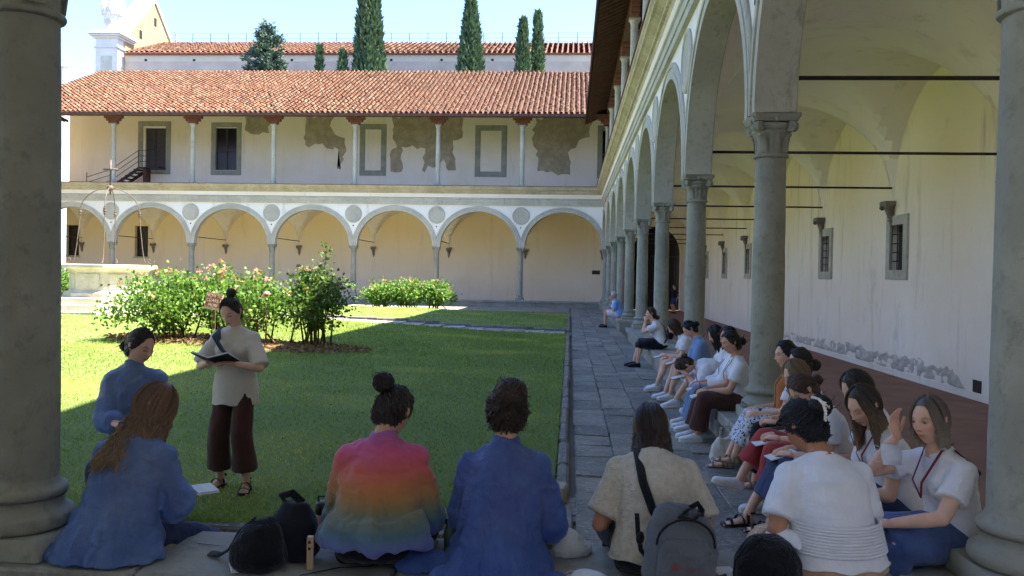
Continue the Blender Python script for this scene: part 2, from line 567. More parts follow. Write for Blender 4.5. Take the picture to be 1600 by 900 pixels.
def arch_meshes(b):
    a = b / 2 - .2; rise = ARCH_TOP - SPR; th = .18
    us = [-b / 2, -a] + [-a * math.cos(x) for x in np.linspace(0, math.pi, 33)][1:-1] + [a, b / 2]
    zi = [SPR, SPR] + [SPR + rise * math.sin(x) for x in np.linspace(0, math.pi, 33)][1:-1] + [SPR, SPR]
    w = MB(); n = len(us)
    V = [(u, th, z) for u, z in zip(us, zi)] + [(u, th, ENT + .02) for u in us] + [(u, -th, z) for u, z in zip(us, zi)] + [(u, -th, ENT + .02) for u in us]
    f = []
    for i in range(n - 1):
        f.append((i + 1, i, n + i, n + i + 1)); f.append((2 * n + i, 2 * n + i + 1, 3 * n + i + 1, 3 * n + i))
    w.add(V, f)
    w.add(V, [(n - 1, 2 * n - 1, 4 * n - 1, 3 * n - 1), (0, 2 * n, 3 * n, n)])
    wall = w.mesh('spandrel', 'plaster_white')
    s = MB()
    prof = [(-.012, -.192), (-.03, -.175), (-.03, .188), (-.03, .222), (.09, .222), (.095, .207), (.165, .207), (.17, .228), (.235, .232), (.262, .21), (.262, .175)]
    th_ = np.linspace(0, math.pi, 41); pts = []
    for x in th_:
        for dr, pr_ in prof:
            u = (a + dr) * math.cos(x); z = SPR + (rise + dr) * math.sin(x) + .002
            pts.append((max(-b / 2 + .001, min(b / 2 - .001, u)), pr_, z))
    m = len(prof); f = []
    for i in range(len(th_) - 1):
        for j in range(m - 1): f.append((i * m + j, i * m + j + 1, (i + 1) * m + j + 1, (i + 1) * m + j))
    s.add(pts, f)
    arch = s.mesh('archivolt', 'pietra_pale', True); sharp(arch, 35)
    return wall, arch

def vault_mesh(b, d, mat='plaster_vault'):
    N = 28
    g = np.linspace(-1, 1, N + 1)
    U, Vv = np.meshgrid(g, g, indexing='ij')
    m = np.minimum(np.abs(U), np.abs(Vv)); m = np.clip(m, 0, 1)
    Z = SPR + .09 + 2.36 * np.sqrt(np.maximum(0, 1 - m ** 2)) + .18 * (1 - np.maximum(np.abs(U), np.abs(Vv)) ** 2)
    P = np.stack([U * b / 2, Vv * d / 2, Z], -1).reshape(-1, 3)
    F = [(i * (N + 1) + j, i * (N + 1) + j + 1, (i + 1) * (N + 1) + j + 1, (i + 1) * (N + 1) + j) for i in range(N) for j in range(N)]
    me = tri_mesh('vault', P, np.array(F), mat, smooth=True)
    sharp(me, 22)
    return me

def holed_wall(u0, u1, z0, z1, holes, depth, mat, name, parent, w, facing=1):
    """vertical wall at w with rectangular holes and reveals going back by depth"""
    us = sorted({u0, u1} | {h[0] for h in holes} | {h[1] for h in holes})
    zs = sorted({z0, z1} | {h[2] for h in holes} | {h[3] for h in holes})
    # extra cuts so that quads stay moderate
    b = MB()
    for i in range(len(us) - 1):
        for j in range(len(zs) - 1):
            cu, cz = (us[i] + us[i + 1]) / 2, (zs[j] + zs[j + 1]) / 2
            if any(h[0] < cu < h[1] and h[2] < cz < h[3] for h in holes): continue
            b.add([(us[i], w, zs[j]), (us[i + 1], w, zs[j]), (us[i + 1], w, zs[j + 1]), (us[i], w, zs[j + 1])], [(3, 2, 1, 0) if facing > 0 else (0, 1, 2, 3)])
    for a0, a1, c0, c1 in holes:
        y0, y1 = w, w - depth * facing
        b.add([(a0, y0, c0), (a1, y0, c0), (a1, y0, c1), (a0, y0, c1), (a0, y1, c0), (a1, y1, c0), (a1, y1, c1), (a0, y1, c1)],
              [(0, 1, 5, 4), (1, 2, 6, 5), (2, 3, 7, 6), (3, 0, 4, 7)])
    return b.build(name, mat, parent)

def frame_mb(u0, u1, z0, z1, bw, y0, y1, b=None):
    b = b or MB()
    b.box(u0, u0 + bw, y0, y1, z0, z1); b.box(u1 - bw, u1, y0, y1, z0, z1)
    b.box(u0 + bw, u1 - bw, y0, y1 - .003, z0, z0 + bw); b.box(u0 + bw, u1 - bw, y0, y1 - .003, z1 - bw, z1)
    return b

def tiles(u0, u1, w0, w1, zt, pit, du=.3, row=.34, seed=1, mat='roof_tile', base=(198, 128, 92), var=1.0):
    """cover tiles of a slope: u along the eaves, from w0 (eave) back to w1"""
    r_ = np.random.default_rng(seed)
    sl = math.hypot(1, pit)
    nu = int((u1 - u0) / du); nr = int((w0 - w1) * sl / row)
    k = 6
    an = np.linspace(0, math.pi, k + 1)
    tmpl = []
    for s, rad, lift in ((-.02, du * .36, .035), (row * 1.02, du * .29, .0)):
        for x in an: tmpl.append((-rad * math.cos(x), s, rad * math.sin(x) * .95 + lift))
    tmpl = np.array(tmpl)
    F = [(j, j + 1, k + 2 + j, k + 1 + j) for j in range(k)]
    iu, ir = np.meshgrid(np.arange(nu), np.arange(nr), indexing='ij')
    iu = iu.ravel(); ir = ir.ravel(); N = len(iu)
    jx = r_.normal(0, .012, N); jr = r_.normal(0, .015, N); jz = np.abs(r_.normal(0, .006, N))
    T = np.tile(tmpl, (N, 1, 1))
    ang = r_.normal(0, .035, N)
    X = T[:, :, 0] + T[:, :, 1] * ang[:, None]
    S = T[:, :, 1] + (ir * row + jr)[:, None]
    Z = T[:, :, 2] + jz[:, None]
    U = X + (u0 + (iu + .5) * du + jx)[:, None]
    # on the slope
    W = w0 - (S / sl) + Z * (pit / sl) * 1.0
    ZZ = zt + S * pit / sl + Z / sl
    V = np.stack([U, W, ZZ], -1).reshape(-1, 3)
    m = len(tmpl)
    F = (np.array(F)[None] + (np.arange(N) * m)[:, None, None]).reshape(-1, 4)
    b = np.array(srgb(*base))
    pal = np.array([srgb(200, 146, 114), srgb(184, 128, 98), srgb(210, 166, 134), srgb(166, 118, 94), srgb(190, 152, 128), srgb(216, 180, 150), srgb(150, 124, 106)])
    c = pal[r_.choice(len(pal), N, p=[.26, .22, .16, .12, .12, .07, .05])] * r_.uniform(.85, 1.12, (N, 1)) * .28
    # rows alternate a little with a pan surface below
    C = np.repeat(c, m, axis=0)
    return tri_mesh('roof_tiles', V, F, mat, C)

def wing(name, label, origin, rot, cols, ucol, ends, gallery=(None, None), fmat='plaster_far', detail=True, roof_u=None, open_bays=(), upper=True, extra_vaults=(), skipcol=(), rods=True, roof_tiles=True):
    """one range of the cloister. local X runs along it, local Y looks into the court"""
    root = thing(name, label, 'building', (origin[0], origin[1], 0), rot)
    am = {}
    for i, u in enumerate(cols):
        if i in skipcol: continue
        c = obj('column', COLM[1], root, (u, -.115 if (name, u) == ('cloister_range', Y0) else 0, 0))
        obj('base', COLM[0], c); obj('capital', COLM[2], c)
    for i in range(len(cols) - 1):
        b = cols[i + 1] - cols[i]; key = round(b, 3)
        if key not in am: am[key] = arch_meshes(b) + (vault_mesh(b, DEP),)
        uc = (cols[i] + cols[i + 1]) / 2
        a = obj('arch', am[key][0], root, (uc, 0, 0)); obj('archivolt', am[key][1], a)
        obj('vault', am[key][2], root, (uc, -DEP / 2, 0))
    for u, b in extra_vaults:
        obj('vault', vault_mesh(b, DEP), root, (u, -DEP / 2, 0))
    # medallions and little vent holes over the columns
    md = MB()
    md.lathe([(.5, 0), (.5, .03), (.47, .05), (.42, .05), (.40, .03), (.02, .03)], n=28)
    md.xf(Matrix.Translation((0, .182, 5.19)) @ Matrix.Rotation(R(-90), 4, 'X'))
    mme = md.mesh('medallion', 'pietra_pale', True); sharp(mme, 30)
    hm = MB().loft([(0, .178, 4.52), (0, .19, 4.52)], [.04, .04], n=10, tang=(0, 1, 0)).mesh('vent_hole', 'dark_void')
    for i, u in enumerate(cols):
        if i in skipcol: continue
        obj('medallion', mme, root, (u, 0, 0)); obj('vent_hole', hm, root, (u, 0, 0))
    # entablature in stones, then the cornice
    e0, e1 = ends
    L = e1 - e0; ns = max(1, round(L / (BAY / 2)))
    seg = L / ns
    pa = [(-.15, ENT + .001), (.175, ENT), (.262, ENT), (.262, ENT + .15), (.285, ENT + .152), (.285, ENT + .31), (.32, ENT + .33), (.32, ENT + .38), (.27, ENT + .4), (.27, ENT + .605), (-.2, ENT + .605)]
    pc = [(-.2, ENT + .607), (.275, ENT + .607), (.31, ENT + .63), (.33, ENT + .7), (.39, ENT + .73), (.39, ENT + .78), (.5, ENT + .86), (.56, ENT + .88), (.56, ENT + .95), (.6, ENT + .99), (.61, UP), (-.2, UP + .005)]
    def run(prof, l, g): return MB().sweep(prof, [((g, 0, 0), (0, 1, 0)), ((l - g, 0, 0), (0, 1, 0))])
    ma = run(pa, seg, .002).mesh('architrave_stone', 'pietra_pale'); mc = run(pc, seg, .004).mesh('cornice_stone', 'pietra_yellow')
    dl = .09; nd = int(seg / (dl * 2))
    dn = MB()
    for k in range(nd): dn.box(dl * .5 + k * seg / nd, dl * 1.5 + k * seg / nd, .31, .385, ENT + .705, ENT + .775)
    mdn = dn.mesh('dentils', 'pietra_yellow')
    for k in range(ns):
        obj('architrave_stone', ma, root, (e0 + k * seg, 0, 0))
        cs = obj('cornice_stone', mc, root, (e0 + k * seg, 0, 0)); obj('dentils', mdn, cs)['kind'] = 'stuff'
    MB().box(e0, e1, -.25, .64, UP + .008, UP + .035).build('cornice_cover', 'wood_red', root)
    # floors
    f0, f1 = gallery
    MB().box(f0, f1, -DEP - .3, .3, 6.2, UP + .004).build('upper_floor', 'plaster_upper', root)
    if upper:
        for i, u in enumerate(ucol):
            c = obj('upper_column', UPCOL[0], root, (u, 0, 0)); obj('bracket', UPCOL[1], c)
        MB().box(e0, e1, -.13, .13, 10.86, 11.2).build('eaves_beam', 'wood_dark', root)
        # roof: underside boards, rafters, tiles
        r0, r1 = roof_u
        wr = -9.8
        zr = lambda w, up=0: EAVE_Z + (EAVE_W - w) * PIT + up
        rb = MB()
        v = []
        for u_ in (r0, r1):
            v += [(u_, EAVE_W, zr(EAVE_W, .06)), (u_, wr, zr(wr, .06)), (u_, wr, zr(wr, .16)), (u_, EAVE_W, zr(EAVE_W, .16))]
        rb.add(v, [(0, 1, 2, 3), (7, 6, 5, 4), (0, 4, 5, 1), (3, 2, 6, 7), (0, 3, 7, 4), (1, 5, 6, 2)])
        rb.build('roof', 'wood_dark', root)
        rf = MB(); nn = int((r1 - r0) / .42)
        for k in range(nn):
            u_ = r0 + .2 + k * .42
            v = []
            for du in (-.05, .05):
                for w_, dz0 in ((EAVE_W - .1, 0), (-2.2, 0)):
                    v += [(u_ + du, w_, zr(w_, -.07)), (u_ + du, w_, zr(w_, .058))]
            rf.add(v, [(0, 1, 3, 2), (4, 6, 7, 5), (0, 4, 5, 1), (0, 2, 6, 4)])
        tag(rf.build('rafters', 'wood_dark', root), kind='stuff')
        fb = MB(); fb.box(r0, r1, EAVE_W - .03, EAVE_W + .02, zr(EAVE_W, .0), zr(EAVE_W, .155)); fb.build('fascia', 'wood_dark', root)
        if roof_tiles:
            tl = obj('roof_tiles', tiles(r0, r1, EAVE_W + .06, wr, zr(EAVE_W, .15), PIT), root); tl['kind'] = 'stuff'
    return root

# ------------------------------------------------------------------ ground, gallery floor, lawn, paths
gm = MB(); gm.add([(-700, -700, -.42), (700, -700, -.42), (700, 900, -.42), (-700, 900, -.42)], [(0, 1, 2, 3)])
tag(gm.build('ground', 'ground_earth'), kind='structure')
fl = MB()
fl.box(XA + .3, XW, -1, 52.2, -.4, FLOOR)
fl.box(-40, XA + .3, -1, Y0 - .3, -.4, FLOOR - .001)
fl.box(-33, XA + .3, YF + .3, 52.2, -.4, FLOOR - .001)
tag(fl.build('gallery_floor', 'cotto'), kind='structure')
pv = MB(); pv.box(-30.2, XA - .3, Y0 + .3, YF - .3, -.3, -.035)
path = tag(pv.build('path', 'ground_earth'), kind='structure')

LAWN_X1, LAWN_Y0, PATH_Y0, PATH_Y1, LAWN_Y1 = -.1, 5.4, 24.2, 25.6, 37.6
def lawn_h(x, y):
    x = np.asarray(x, float); y = np.asarray(y, float)
    d = np.minimum(np.minimum(-x, y - 5.0) * 1.0, (38.5 - y) * 1.6)
    t = np.clip(d / 9.0, 0, 1); t = t * t * (3 - 2 * t)
    base = .03 + .05 * np.clip((y - 6) / 6, 0, 1)
    return base + .30 * t + .01 * np.sin(x * 1.7 + y * .9) * np.clip(d, 0, 1)
def lawn_mesh(y0, y1, name):
    xs = np.concatenate([np.linspace(-29, -8, 30), np.linspace(-7.6, LAWN_X1, 40)]); ys = np.linspace(y0, y1, 60)
    V = []
    for y in ys:
        for x in xs:
            xx, yy = x, y
            if y0 < 10:
                lim = LAWN_Y0 + max(0, (x + .9)) * 1.25      # the corner by the bench is cut
                yy = max(y, lim) if y < 7 else y
                if y < 7: yy = lim + (7 - lim) * (y - y0) / (7 - y0)
            V.append((xx, yy, float(lawn_h(xx, yy))))
    n = len(xs)
    F = np.array([(j * n + i, j * n + i + 1, (j + 1) * n + i + 1, (j + 1) * n + i) for j in range(len(ys) - 1) for i in range(n - 1)])
    return tag(obj(name, tri_mesh(name, V, F, 'lawn_soil', smooth=True)), kind='structure')
lawn_mesh(LAWN_Y0, PATH_Y0, 'lawn'); lawn_mesh(PATH_Y1 + .12, LAWN_Y1, 'lawn')

# flagstones: a handful of shared slab shapes laid in strips
def flag_mesh(w, l, mat, seed):
    r_ = np.random.default_rng(seed)
    b = MB(); b.bevbox(-w / 2 + .003, w / 2 - .003, -l / 2 + .003, l / 2 - .003, -.03, 0, .008)
    v = b.v[0]; v[16:24, 2] += r_.normal(0, .006, 8)
    v[:, :2] += r_.normal(0, .007, (8, 2))[np.arange(24) % 8]
    return b.mesh('flagstone', mat)
fr = np.random.default_rng(4)
strips = [(.07, .46), (.46, .88), (.88, 1.26), (1.26, 1.66)]
for k, (xa, xb) in enumerate(strips):
    lens = [.55, .82, 1.2]
    ms = [[flag_mesh(xb - xa, l, m, 10 * k + i * 3 + q) for q, m in enumerate(('flag_a', 'flag_b', 'flag_c'))] for i, l in enumerate(lens)]
    y = Y0 + .36 + fr.uniform(-.4, 0)
    while y < YF - .3:
        i = fr.integers(0, 3)
        o = obj('flagstone', ms[i][fr.integers(0, 3)], path, ((xa + xb) / 2, y + lens[i] / 2, fr.uniform(-.006, .004)))
        y += lens[i]
ms = [flag_mesh(.9, .62, m, 70 + q) for q, m in enumerate(('flag_a', 'flag_b', 'flag_c'))]
for j, y in enumerate((4.58, 5.2, 5.82, 6.2)):
    x = -.4 + .2 * (j % 2)
    while x > -7.5:
        if not (y > 5.1 and x < -1.6): obj('flagstone', ms[fr.integers(0, 3)], path, (x, y, fr.uniform(-.004, .003) - (.002 if j == 3 else 0)))
        x -= .9
ms = [flag_mesh(1.1, 1.1, m, 90 + q) for q, m in enumerate(('flag_b', 'flag_a', 'flag_b'))]
for x in np.arange(-.6, -12, -1.1):
    for y in np.arange(LAWN_Y1 + .8, YF - .6, 1.1): obj('flagstone', ms[fr.integers(0, 3)], path, (x, y, -.002))
# cross path rising to the well
pm = [flag_mesh(.62, .68, m, 120 + q) for q, m in enumerate(('pietra_pale', 'flag_b', 'bench_stone'))]
for x in np.arange(-.45, -12.6, -.62):
    for y in (PATH_Y0 + .36, PATH_Y0 + 1.04): obj('flagstone', pm[fr.integers(0, 3)], path, (x, y, float(lawn_h(x, y)) - .015))
for x, y in [(-.13 + .2, 0)]: pass
pb = MB(); xs = np.linspace(-13, .06, 24)
pb.add([(x, y, float(lawn_h(x, 24.9)) - .045) for x in xs for y in (PATH_Y0, PATH_Y1)], [(2 * i, 2 * i + 2, 2 * i + 3, 2 * i + 1) for i in range(23)])
pb.build('path_bed', 'ground_earth', path)
# kerb stones
kerb = tag(obj('kerb', None), kind='structure')
km = []
for q in range(3):
    b = MB(); b.bevbox(-.045, .045, -.495, .495, -.12, .0, .02); v = b.v[0]; v += np.random.default_rng(q).normal(0, .006, v.shape); km.append(b.mesh('kerb_stone', 'flag_c'))
def kerb_run(p, q, dz=.065):
    p = Vector(p); q = Vector(q); d = q - p; n = max(1, round(d.length)); s = d.length / n
    for i in range(n):
        m = p + d * ((i + .5) / n)
        o = obj('kerb_stone', km[fr.integers(0, 3)], kerb, (m.x, m.y, float(lawn_h(m.x, m.y)) + dz), math.atan2(d.y, d.x) - math.pi / 2)
        o.scale = (1, s, 1)
kerb_run((-.04, 6.5), (-.04, PATH_Y0), .012); kerb_run((-.04, PATH_Y1 + .1), (-.04, LAWN_Y1), .012)
kerb_run((-.12, PATH_Y1 + .1), (-12, PATH_Y1 + .1), .06); kerb_run((-.12, 6.36), (-.85, 5.4), .0); kerb_run((-.88, 5.37), (-8, 5.37), .0)
_b = MB().bevbox(-.1, .1, -.09, .09, -.12, .03, .03); _b.v[0] += np.random.default_rng(8).normal(0, .008, _b.v[0].shape); obj('kerb_stone', _b.mesh('kerb_stone', 'bench_stone'), kerb, (-.1, 6.42, .1))
kerb_run((-.1, LAWN_Y1), (-20, LAWN_Y1), .04)

# ------------------------------------------------------------------ the four ranges
far_cols = [BAY * m for m in range(8)]
far = wing('cloister_range', 'far two-storey cloister range with arcade, open upper loggia and tiled roof', (XA, YF), math.pi,
           far_cols, far_cols, (-.3, 35.2), (-DEP, 35), roof_u=(-9.5, 36), skipcol=(0,), extra_vaults=((-DEP / 2, DEP),))
right = wing('cloister_range', 'right-hand cloister range seen along its arcade with long shaded vaulted gallery', (XA, 0), math.pi / 2,
             COLS_R, COLS_R, (Y0 - .2, YF + .2), (-1, 52.3), roof_u=(-1.2, YF + 1.3), extra_vaults=((Y0 - DEP / 2, DEP),), roof_tiles=False)
near_cols = [-12.3, -7.5, -2.69, 2.02]
near = wing('cloister_range', 'near cloister range around the camera whose column stands dark at left edge', (0, Y0), 0,
            near_cols, near_cols, (-14, 2.0), (-14, XA), roof_u=(-14, 2.0), skipcol=(3,), roof_tiles=False, rods=False)

# back walls
def barred_window(parent, u0, u1, z0, z1, w, nb=2, nh=4, mat='pietra_pale', bars=True, fw=.2, dep=.14, mullion=False, nm='window'):
    fb = frame_mb(u0, u1, z0, z1, fw, w - .02, w + .05)
    wi = fb.build(nm, mat, parent)
    a0, a1, c0, c1 = u0 + fw, u1 - fw, z0 + fw, z1 - fw
    MB().box(a0 - .05, a1 + .05, w - dep - .05, w - dep, c0 - .05, c1 + .05).build('pane', 'glass_dark', wi)
    if bars:
        g = MB()
        for i in range(nb):
            x = a0 + (a1 - a0) * (i + 1) / (nb + 1); g.loft([(x, w - .03, c0), (x, w - .03, c1)], .012, n=6)
        for i in range(nh):
            z = c0 + (c1 - c0) * (i + 1) / (nh + 1); g.loft([(a0, w - .03, z), (a1, w - .03, z)], .012, n=6)
        g.build('grille', 'iron', wi)
    if mullion:
        g = MB(); m = (a0 + a1) / 2
        g.box(m - .05, m + .05, w - dep, w - dep + .07, c0, c1)
        zz = c0 + (c1 - c0) * .45
        g.box(a0, m - .05, w - dep, w - dep + .065, zz - .04, zz + .04); g.box(m + .05, a1, w - dep, w - dep + .065, zz - .04, zz + .04)
        for x0, x1 in ((a0, a0 + .06), (a1 - .06, a1)): g.box(x0, x1, w - dep, w - dep + .06, c0, c1)
        g.box(a0 + .06, m - .05, w - dep, w - dep + .058, c1 - .07, c1); g.box(m + .05, a1 - .06, w - dep, w - dep + .058, c1 - .07, c1)
        g.build('casement', 'door_dark', wi)
    return wi

WB = -DEP
win_u = [(c - .85, c + .25) for c in COLS_R[3:9]]
holed_wall(-1, 52.25, FLOOR - .1, 6.3, [(a + .2, b - .2, 2.01, 2.96) for a, b in win_u], .3, 'plaster_gallery', 'back_wall', right, WB)
for a, b in win_u: barred_window(right, a, b, 1.81, 3.16, WB)
MB().box(-1.2, 52, WB - 9, WB - .32, FLOOR, 13).build('rear_building', 'plaster_upper', right)
# corbels at the vault springings
cb = MB()
cb.bevbox(-.16, .16, 0, .24, SPR + .0, SPR + .1, .015)
for s in (-1, 1): cb.loft([(s * .12 - .03, .19, SPR - .03), (s * .12 + .03, .19, SPR - .03)], .055, n=10, tang=(1, 0, 0))
cb.loft([(0, .09, SPR + .0), (0, .085, SPR - .1), (0, .06, SPR - .24), (0, .04, SPR - .29)], [.13, .11, .075, .07], [.1, .085, .06, .045], n=12, tang=(0, 0, 1))
cb.loft([(0, .045, SPR - .29), (0, .05, SPR - .31), (0, .045, SPR - .33)], [.075, .09, .075], [.05, .06, .05], n=12, tang=(0, 0, 1))
cb.loft([(0, .04, SPR - .33), (0, .035, SPR - .42), (0, .025, SPR - .5), (0, .02, SPR - .55)], [.07, .06, .03, .012], [.045, .04, .025, .012], n=12, tang=(0, 0, 1))
cbm = cb.mesh('corbel', 'corbel_stone', True); sharp(cbm, 40)
for c in COLS_R: obj('corbel', cbm, right, (c, WB, .0))
for c in far_cols: obj('corbel', cbm, far, (c, WB, .0))
# iron tie rods over the gallery
rod = MB().loft([(0, -.2, 3.76), (0, WB, 3.76)], .022, n=8).mesh('tie_rod', 'iron_rod', True)
for c in COLS_R: obj('tie_rod', rod, right, (c, 0, 0))
for c in far_cols[1:]: obj('tie_rod', rod, far, (c, 0, 0))
# end wall of the gallery with a dark gated archway
ew = MB()
a0, a1, zt = 1.9, 4.8, 3.35          # opening measured in -w
N = 20
us = [0.1, a0] + [(a0 + a1) / 2 - (a1 - a0) / 2 * math.cos(x) for x in np.linspace(0, math.pi, N)][1:-1] + [a1, DEP]
zi = [FLOOR, FLOOR] + [zt + 1.6 * math.sin(x) for x in np.linspace(0, math.pi, N)][1:-1] + [FLOOR, FLOOR]
us = [.1, a0, a0] + us[2:-2] + [a1, a1, DEP]; zi = [FLOOR, FLOOR, zt] + zi[2:-2] + [zt, FLOOR, FLOOR]
n = len(us)
ew.add([(52.2, -u, z) for u, z in zip(us, zi)] + [(52.2, -u, 6.2) for u in us], [(i, i + 1, n + i + 1, n + i) for i in range(n - 1)])
ew.build('end_wall', 'plaster_gallery', right)
MB().box(52.5, 52.58, -DEP, 0, FLOOR, 6).build('passage_dark_sheet', 'dark_void', right)  # near-black sheet; the passage's shade is put into its colour
gt = thing('iron_gate', 'tall dark iron gate in the archway at the far end of gallery', 'gate', (XA + 4.0, 52.32, FLOOR))
for i in range(14): MB().loft([(-1.0 + i * .152, 0, 0), (-1.0 + i * .152, 0, 3.4)], .016, n=6).build('bar', 'iron', gt)
for z in (.15, 1.2, 3.35): MB().box(-1, .98, -.02, .02, z, z + .05).build('rail', 'iron', gt)
# rough exposed masonry low on the gallery wall, where plaster has fallen
nu, nz = 240, 16
uu = np.linspace(14.75, 33, nu)
base_t = .36 + .07 * fbm(np.stack([uu * 1.3, uu * 0, uu * 0], 1), 5, 5) + .05 * fbm(np.stack([uu * 6, uu * 0, uu * 0], 1), 6, 3) - .012 * (uu - 15)
fade = np.clip((uu - 14.75) / .5, .05, 1) * np.clip((33 - uu) / 4, .02, 1)
topz = np.clip(base_t * 1.0, .08, .6) * fade + FLOOR + .12
V = []
for i, u in enumerate(uu):
    for j in range(nz):
        f_ = j / (nz - 1); V.append((u, WB, FLOOR + .12 + (topz[i] - FLOOR - .12) * f_))
V = np.array(V); d = fbm(V * np.array((6, 1, 9)), 8, 4)
edge = np.tile(np.minimum(1, np.minimum(np.arange(nz), nz - 1 - np.arange(nz)) / 2.0), nu)
V[:, 1] += -.005 + edge * (.022 + .035 * d) + .03 * np.clip(edge, 0, 1) * (fbm(V * np.array((2.2, 1, 4)), 12, 3))
F = np.array([(i * nz + j, i * nz + j + 1, (i + 1) * nz + j + 1, (i + 1) * nz + j) for i in range(nu - 1) for j in range(nz - 1)])
obj('exposed_masonry', tri_mesh('exposed_masonry', V, F, 'rubble'), right)
MB().box(-1, 52, WB, WB + .02, FLOOR, FLOOR + .13).build('skirting', 'plaster_gallery', right)
vt = MB(); vt.box(14.2, 14.48, WB - .01, WB + .012, -.13, .13); vt.build('vent_cover', 'iron', right)

# far range: lower wall with two windows, upper wall with door, window, blind frames and lost plaster
U = lambda x: XA - x
lw = [(U(-27.6), U(-28.5), 2.6, 4.6), (U(-32.3), U(-33.2), 2.6, 4.6)]
holed_wall(-.1, 35, FLOOR - .1, 6.3, lw, .35, 'plaster_far', 'back_wall', far, WB)
for a, b, c, d in lw:
    w_ = MB().box(a, b, WB - .36, WB - .3, c, d).build('window', 'glass_dark', far); MB().box(a - .1, b + .1, WB - .02, WB + .06, c - .1, c).build('sill', 'pietra_pale', w_)
up = [(U(-26.47), U(-27.85), 8.3, 11.0), (U(-21.71), U(-23.12), 8.3, 11.03), (U(2.6), U(1.85), 8.3, 11.0)]
holed_wall(-DEP, 35, UP, 13.5, up, .3, 'plaster_upper', 'upper_wall', far, WB)
dr = frame_mb(U(-26.15), U(-28.33), 8.0, 11.42, .31, WB - .02, WB + .05).build('door', 'pietra', far)
lv = MB(); m_ = U(-27.16)
for x0, x1 in ((m_ - .69, m_ - .01), (m_ + .01, m_ + .69)):
    lv.box(x0, x1, WB - .2, WB - .14, 8.3, 11.0)
    for z in (8.45, 9.1, 9.75, 10.4): lv.bevbox(x0 + .1, x1 - .1, WB - .145, WB - .11, z, z + .5, .01)
lv.build('door_leaf', 'door_dark', dr)
barred_window(far, U(-21.42), U(-23.42), 7.97, 11.37, WB, bars=False, mat='pietra', fw=.3, mullion=True)
barred_window(far, U(2.9), U(1.54), 8.0, 11.31, WB, bars=False, mat='pietra', fw=.3, mullion=True)
def patch(pts, nm='lost_plaster', mat='patch'):
    V = [(U(x), WB + .004, z) for x, z in pts] + [(U(x), WB + .02, z) for x, z in pts]
    n = len(pts)
    MB().add(V, [tuple(n + i for i in range(n))] + [(i, (i + 1) % n, n + (i + 1) % n, n + i) for i in range(n)]).build(nm, mat, far)
def rag(pts, s=.07, seed=0):
    r_ = np.random.default_rng(seed); out = []
    for i in range(len(pts)):
        p, q = np.array(pts[i]), np.array(pts[(i + 1) % len(pts)]); L = np.linalg.norm(q - p); k = max(1, int(L / .25))
        for j in range(k):
            out.append(tuple(p + (q - p) * j / k + (r_.normal(0, s, 2) if j else 0)))
    return out
for (x0, z0, x1, z1) in ((-13.62, 8.02, -11.9, 11.32), (-6.19, 8.01, -4.17, 11.28)):
    frame_mb(U(x1), U(x0), z0, z1, .34, WB - .02, WB + .04).build('blind_frame', 'pietra', far)
patch(rag([(-17.2, 11.8), (-15.3, 11.8), (-15.6, 11.2), (-15.2, 10.6), (-14.6, 10.4), (-14.5, 9.6), (-14.75, 9.2), (-14.85, 8.4), (-15.05, 9.0), (-15.0, 9.7), (-15.3, 9.85), (-15.8, 9.75), (-16.3, 10.0), (-17.2, 9.95)], s=.1, seed=1))
patch(rag([(-11.6, 11.85), (-7.0, 11.85), (-7.0, 10.5), (-7.6, 10.3), (-7.4, 8.4), (-7.9, 8.4), (-8.2, 9.1), (-8.7, 8.6), (-9.2, 8.7), (-9.4, 8.25), (-9.55, 9.2), (-9.4, 9.8), (-10.9, 9.9), (-10.9, 8.3), (-11.6, 8.3), (-11.55, 9.7), (-11.2, 9.85), (-11.5, 10.4)], seed=2))
patch(rag([(-2.4, 11.8), (1.1, 11.8), (1.05, 10.6), (.4, 10.4), (.2, 9.9), (-.1, 9.8), (-.15, 8.2), (-.9, 8.15), (-1.3, 8.4), (-2.2, 8.4), (-2.2, 9.7), (-2.5, 10.0)], seed=3))
patch(rag([(-21.2, 11.75), (-19.5, 11.75), (-19.6, 10.7), (-20.8, 10.65), (-21.2, 10.9)], seed=4))
frame_mb(U(-20.2), U(-21.05), 11.0, 11.75, .12, WB + .022, WB + .06).build('blind_frame', 'pietra', far)
patch([(1.35, 2.2), (1.85, 2.2), (1.85, 1.95), (1.35, 1.95)], 'wall_plate', 'iron')
# near range: back opened on an added, unseen court that lights the foreground
for c in (1.98,):
    cc = obj('column', COLM[1], near, (c, WB, 0)); obj('base', COLM[0], cc); obj('capital', COLM[2], cc)
obj('arch', arch_meshes(4.67)[0], near, (-.355, WB, 0), math.pi)
MB().box(-14, -.9, WB - .24, WB + .24, FLOOR, ENT + .02).build('back_wall', 'plaster_gallery', near)  # extent shaped to keep the added back light off the left column
MB().box(-14, 6.8, WB - .22, WB + .2, ENT + .03, 13.2).build('rear_wall', 'plaster_white', near)
MB().box(-26, -1.3, WB - 12, WB + .3, FLOOR, 8).build('added_south_block', 'added_court_grey', right)  # added unseen block, sized to set how much sun reaches the court
MB().box(-40, 7, -17.5, -16.0, FLOOR, 10.5).build('added_court_wall', 'added_court_grey', near)  # added unseen wall, cuts sky light from behind the camera
cp_ = MB(); cp_.box(-40, 7, -26, -1.3, -.41, FLOOR - .02); tag(cp_.build('added_court_floor', 'added_court_grey'), kind='structure')  # added unseen floor, bounces light onto the seated backs
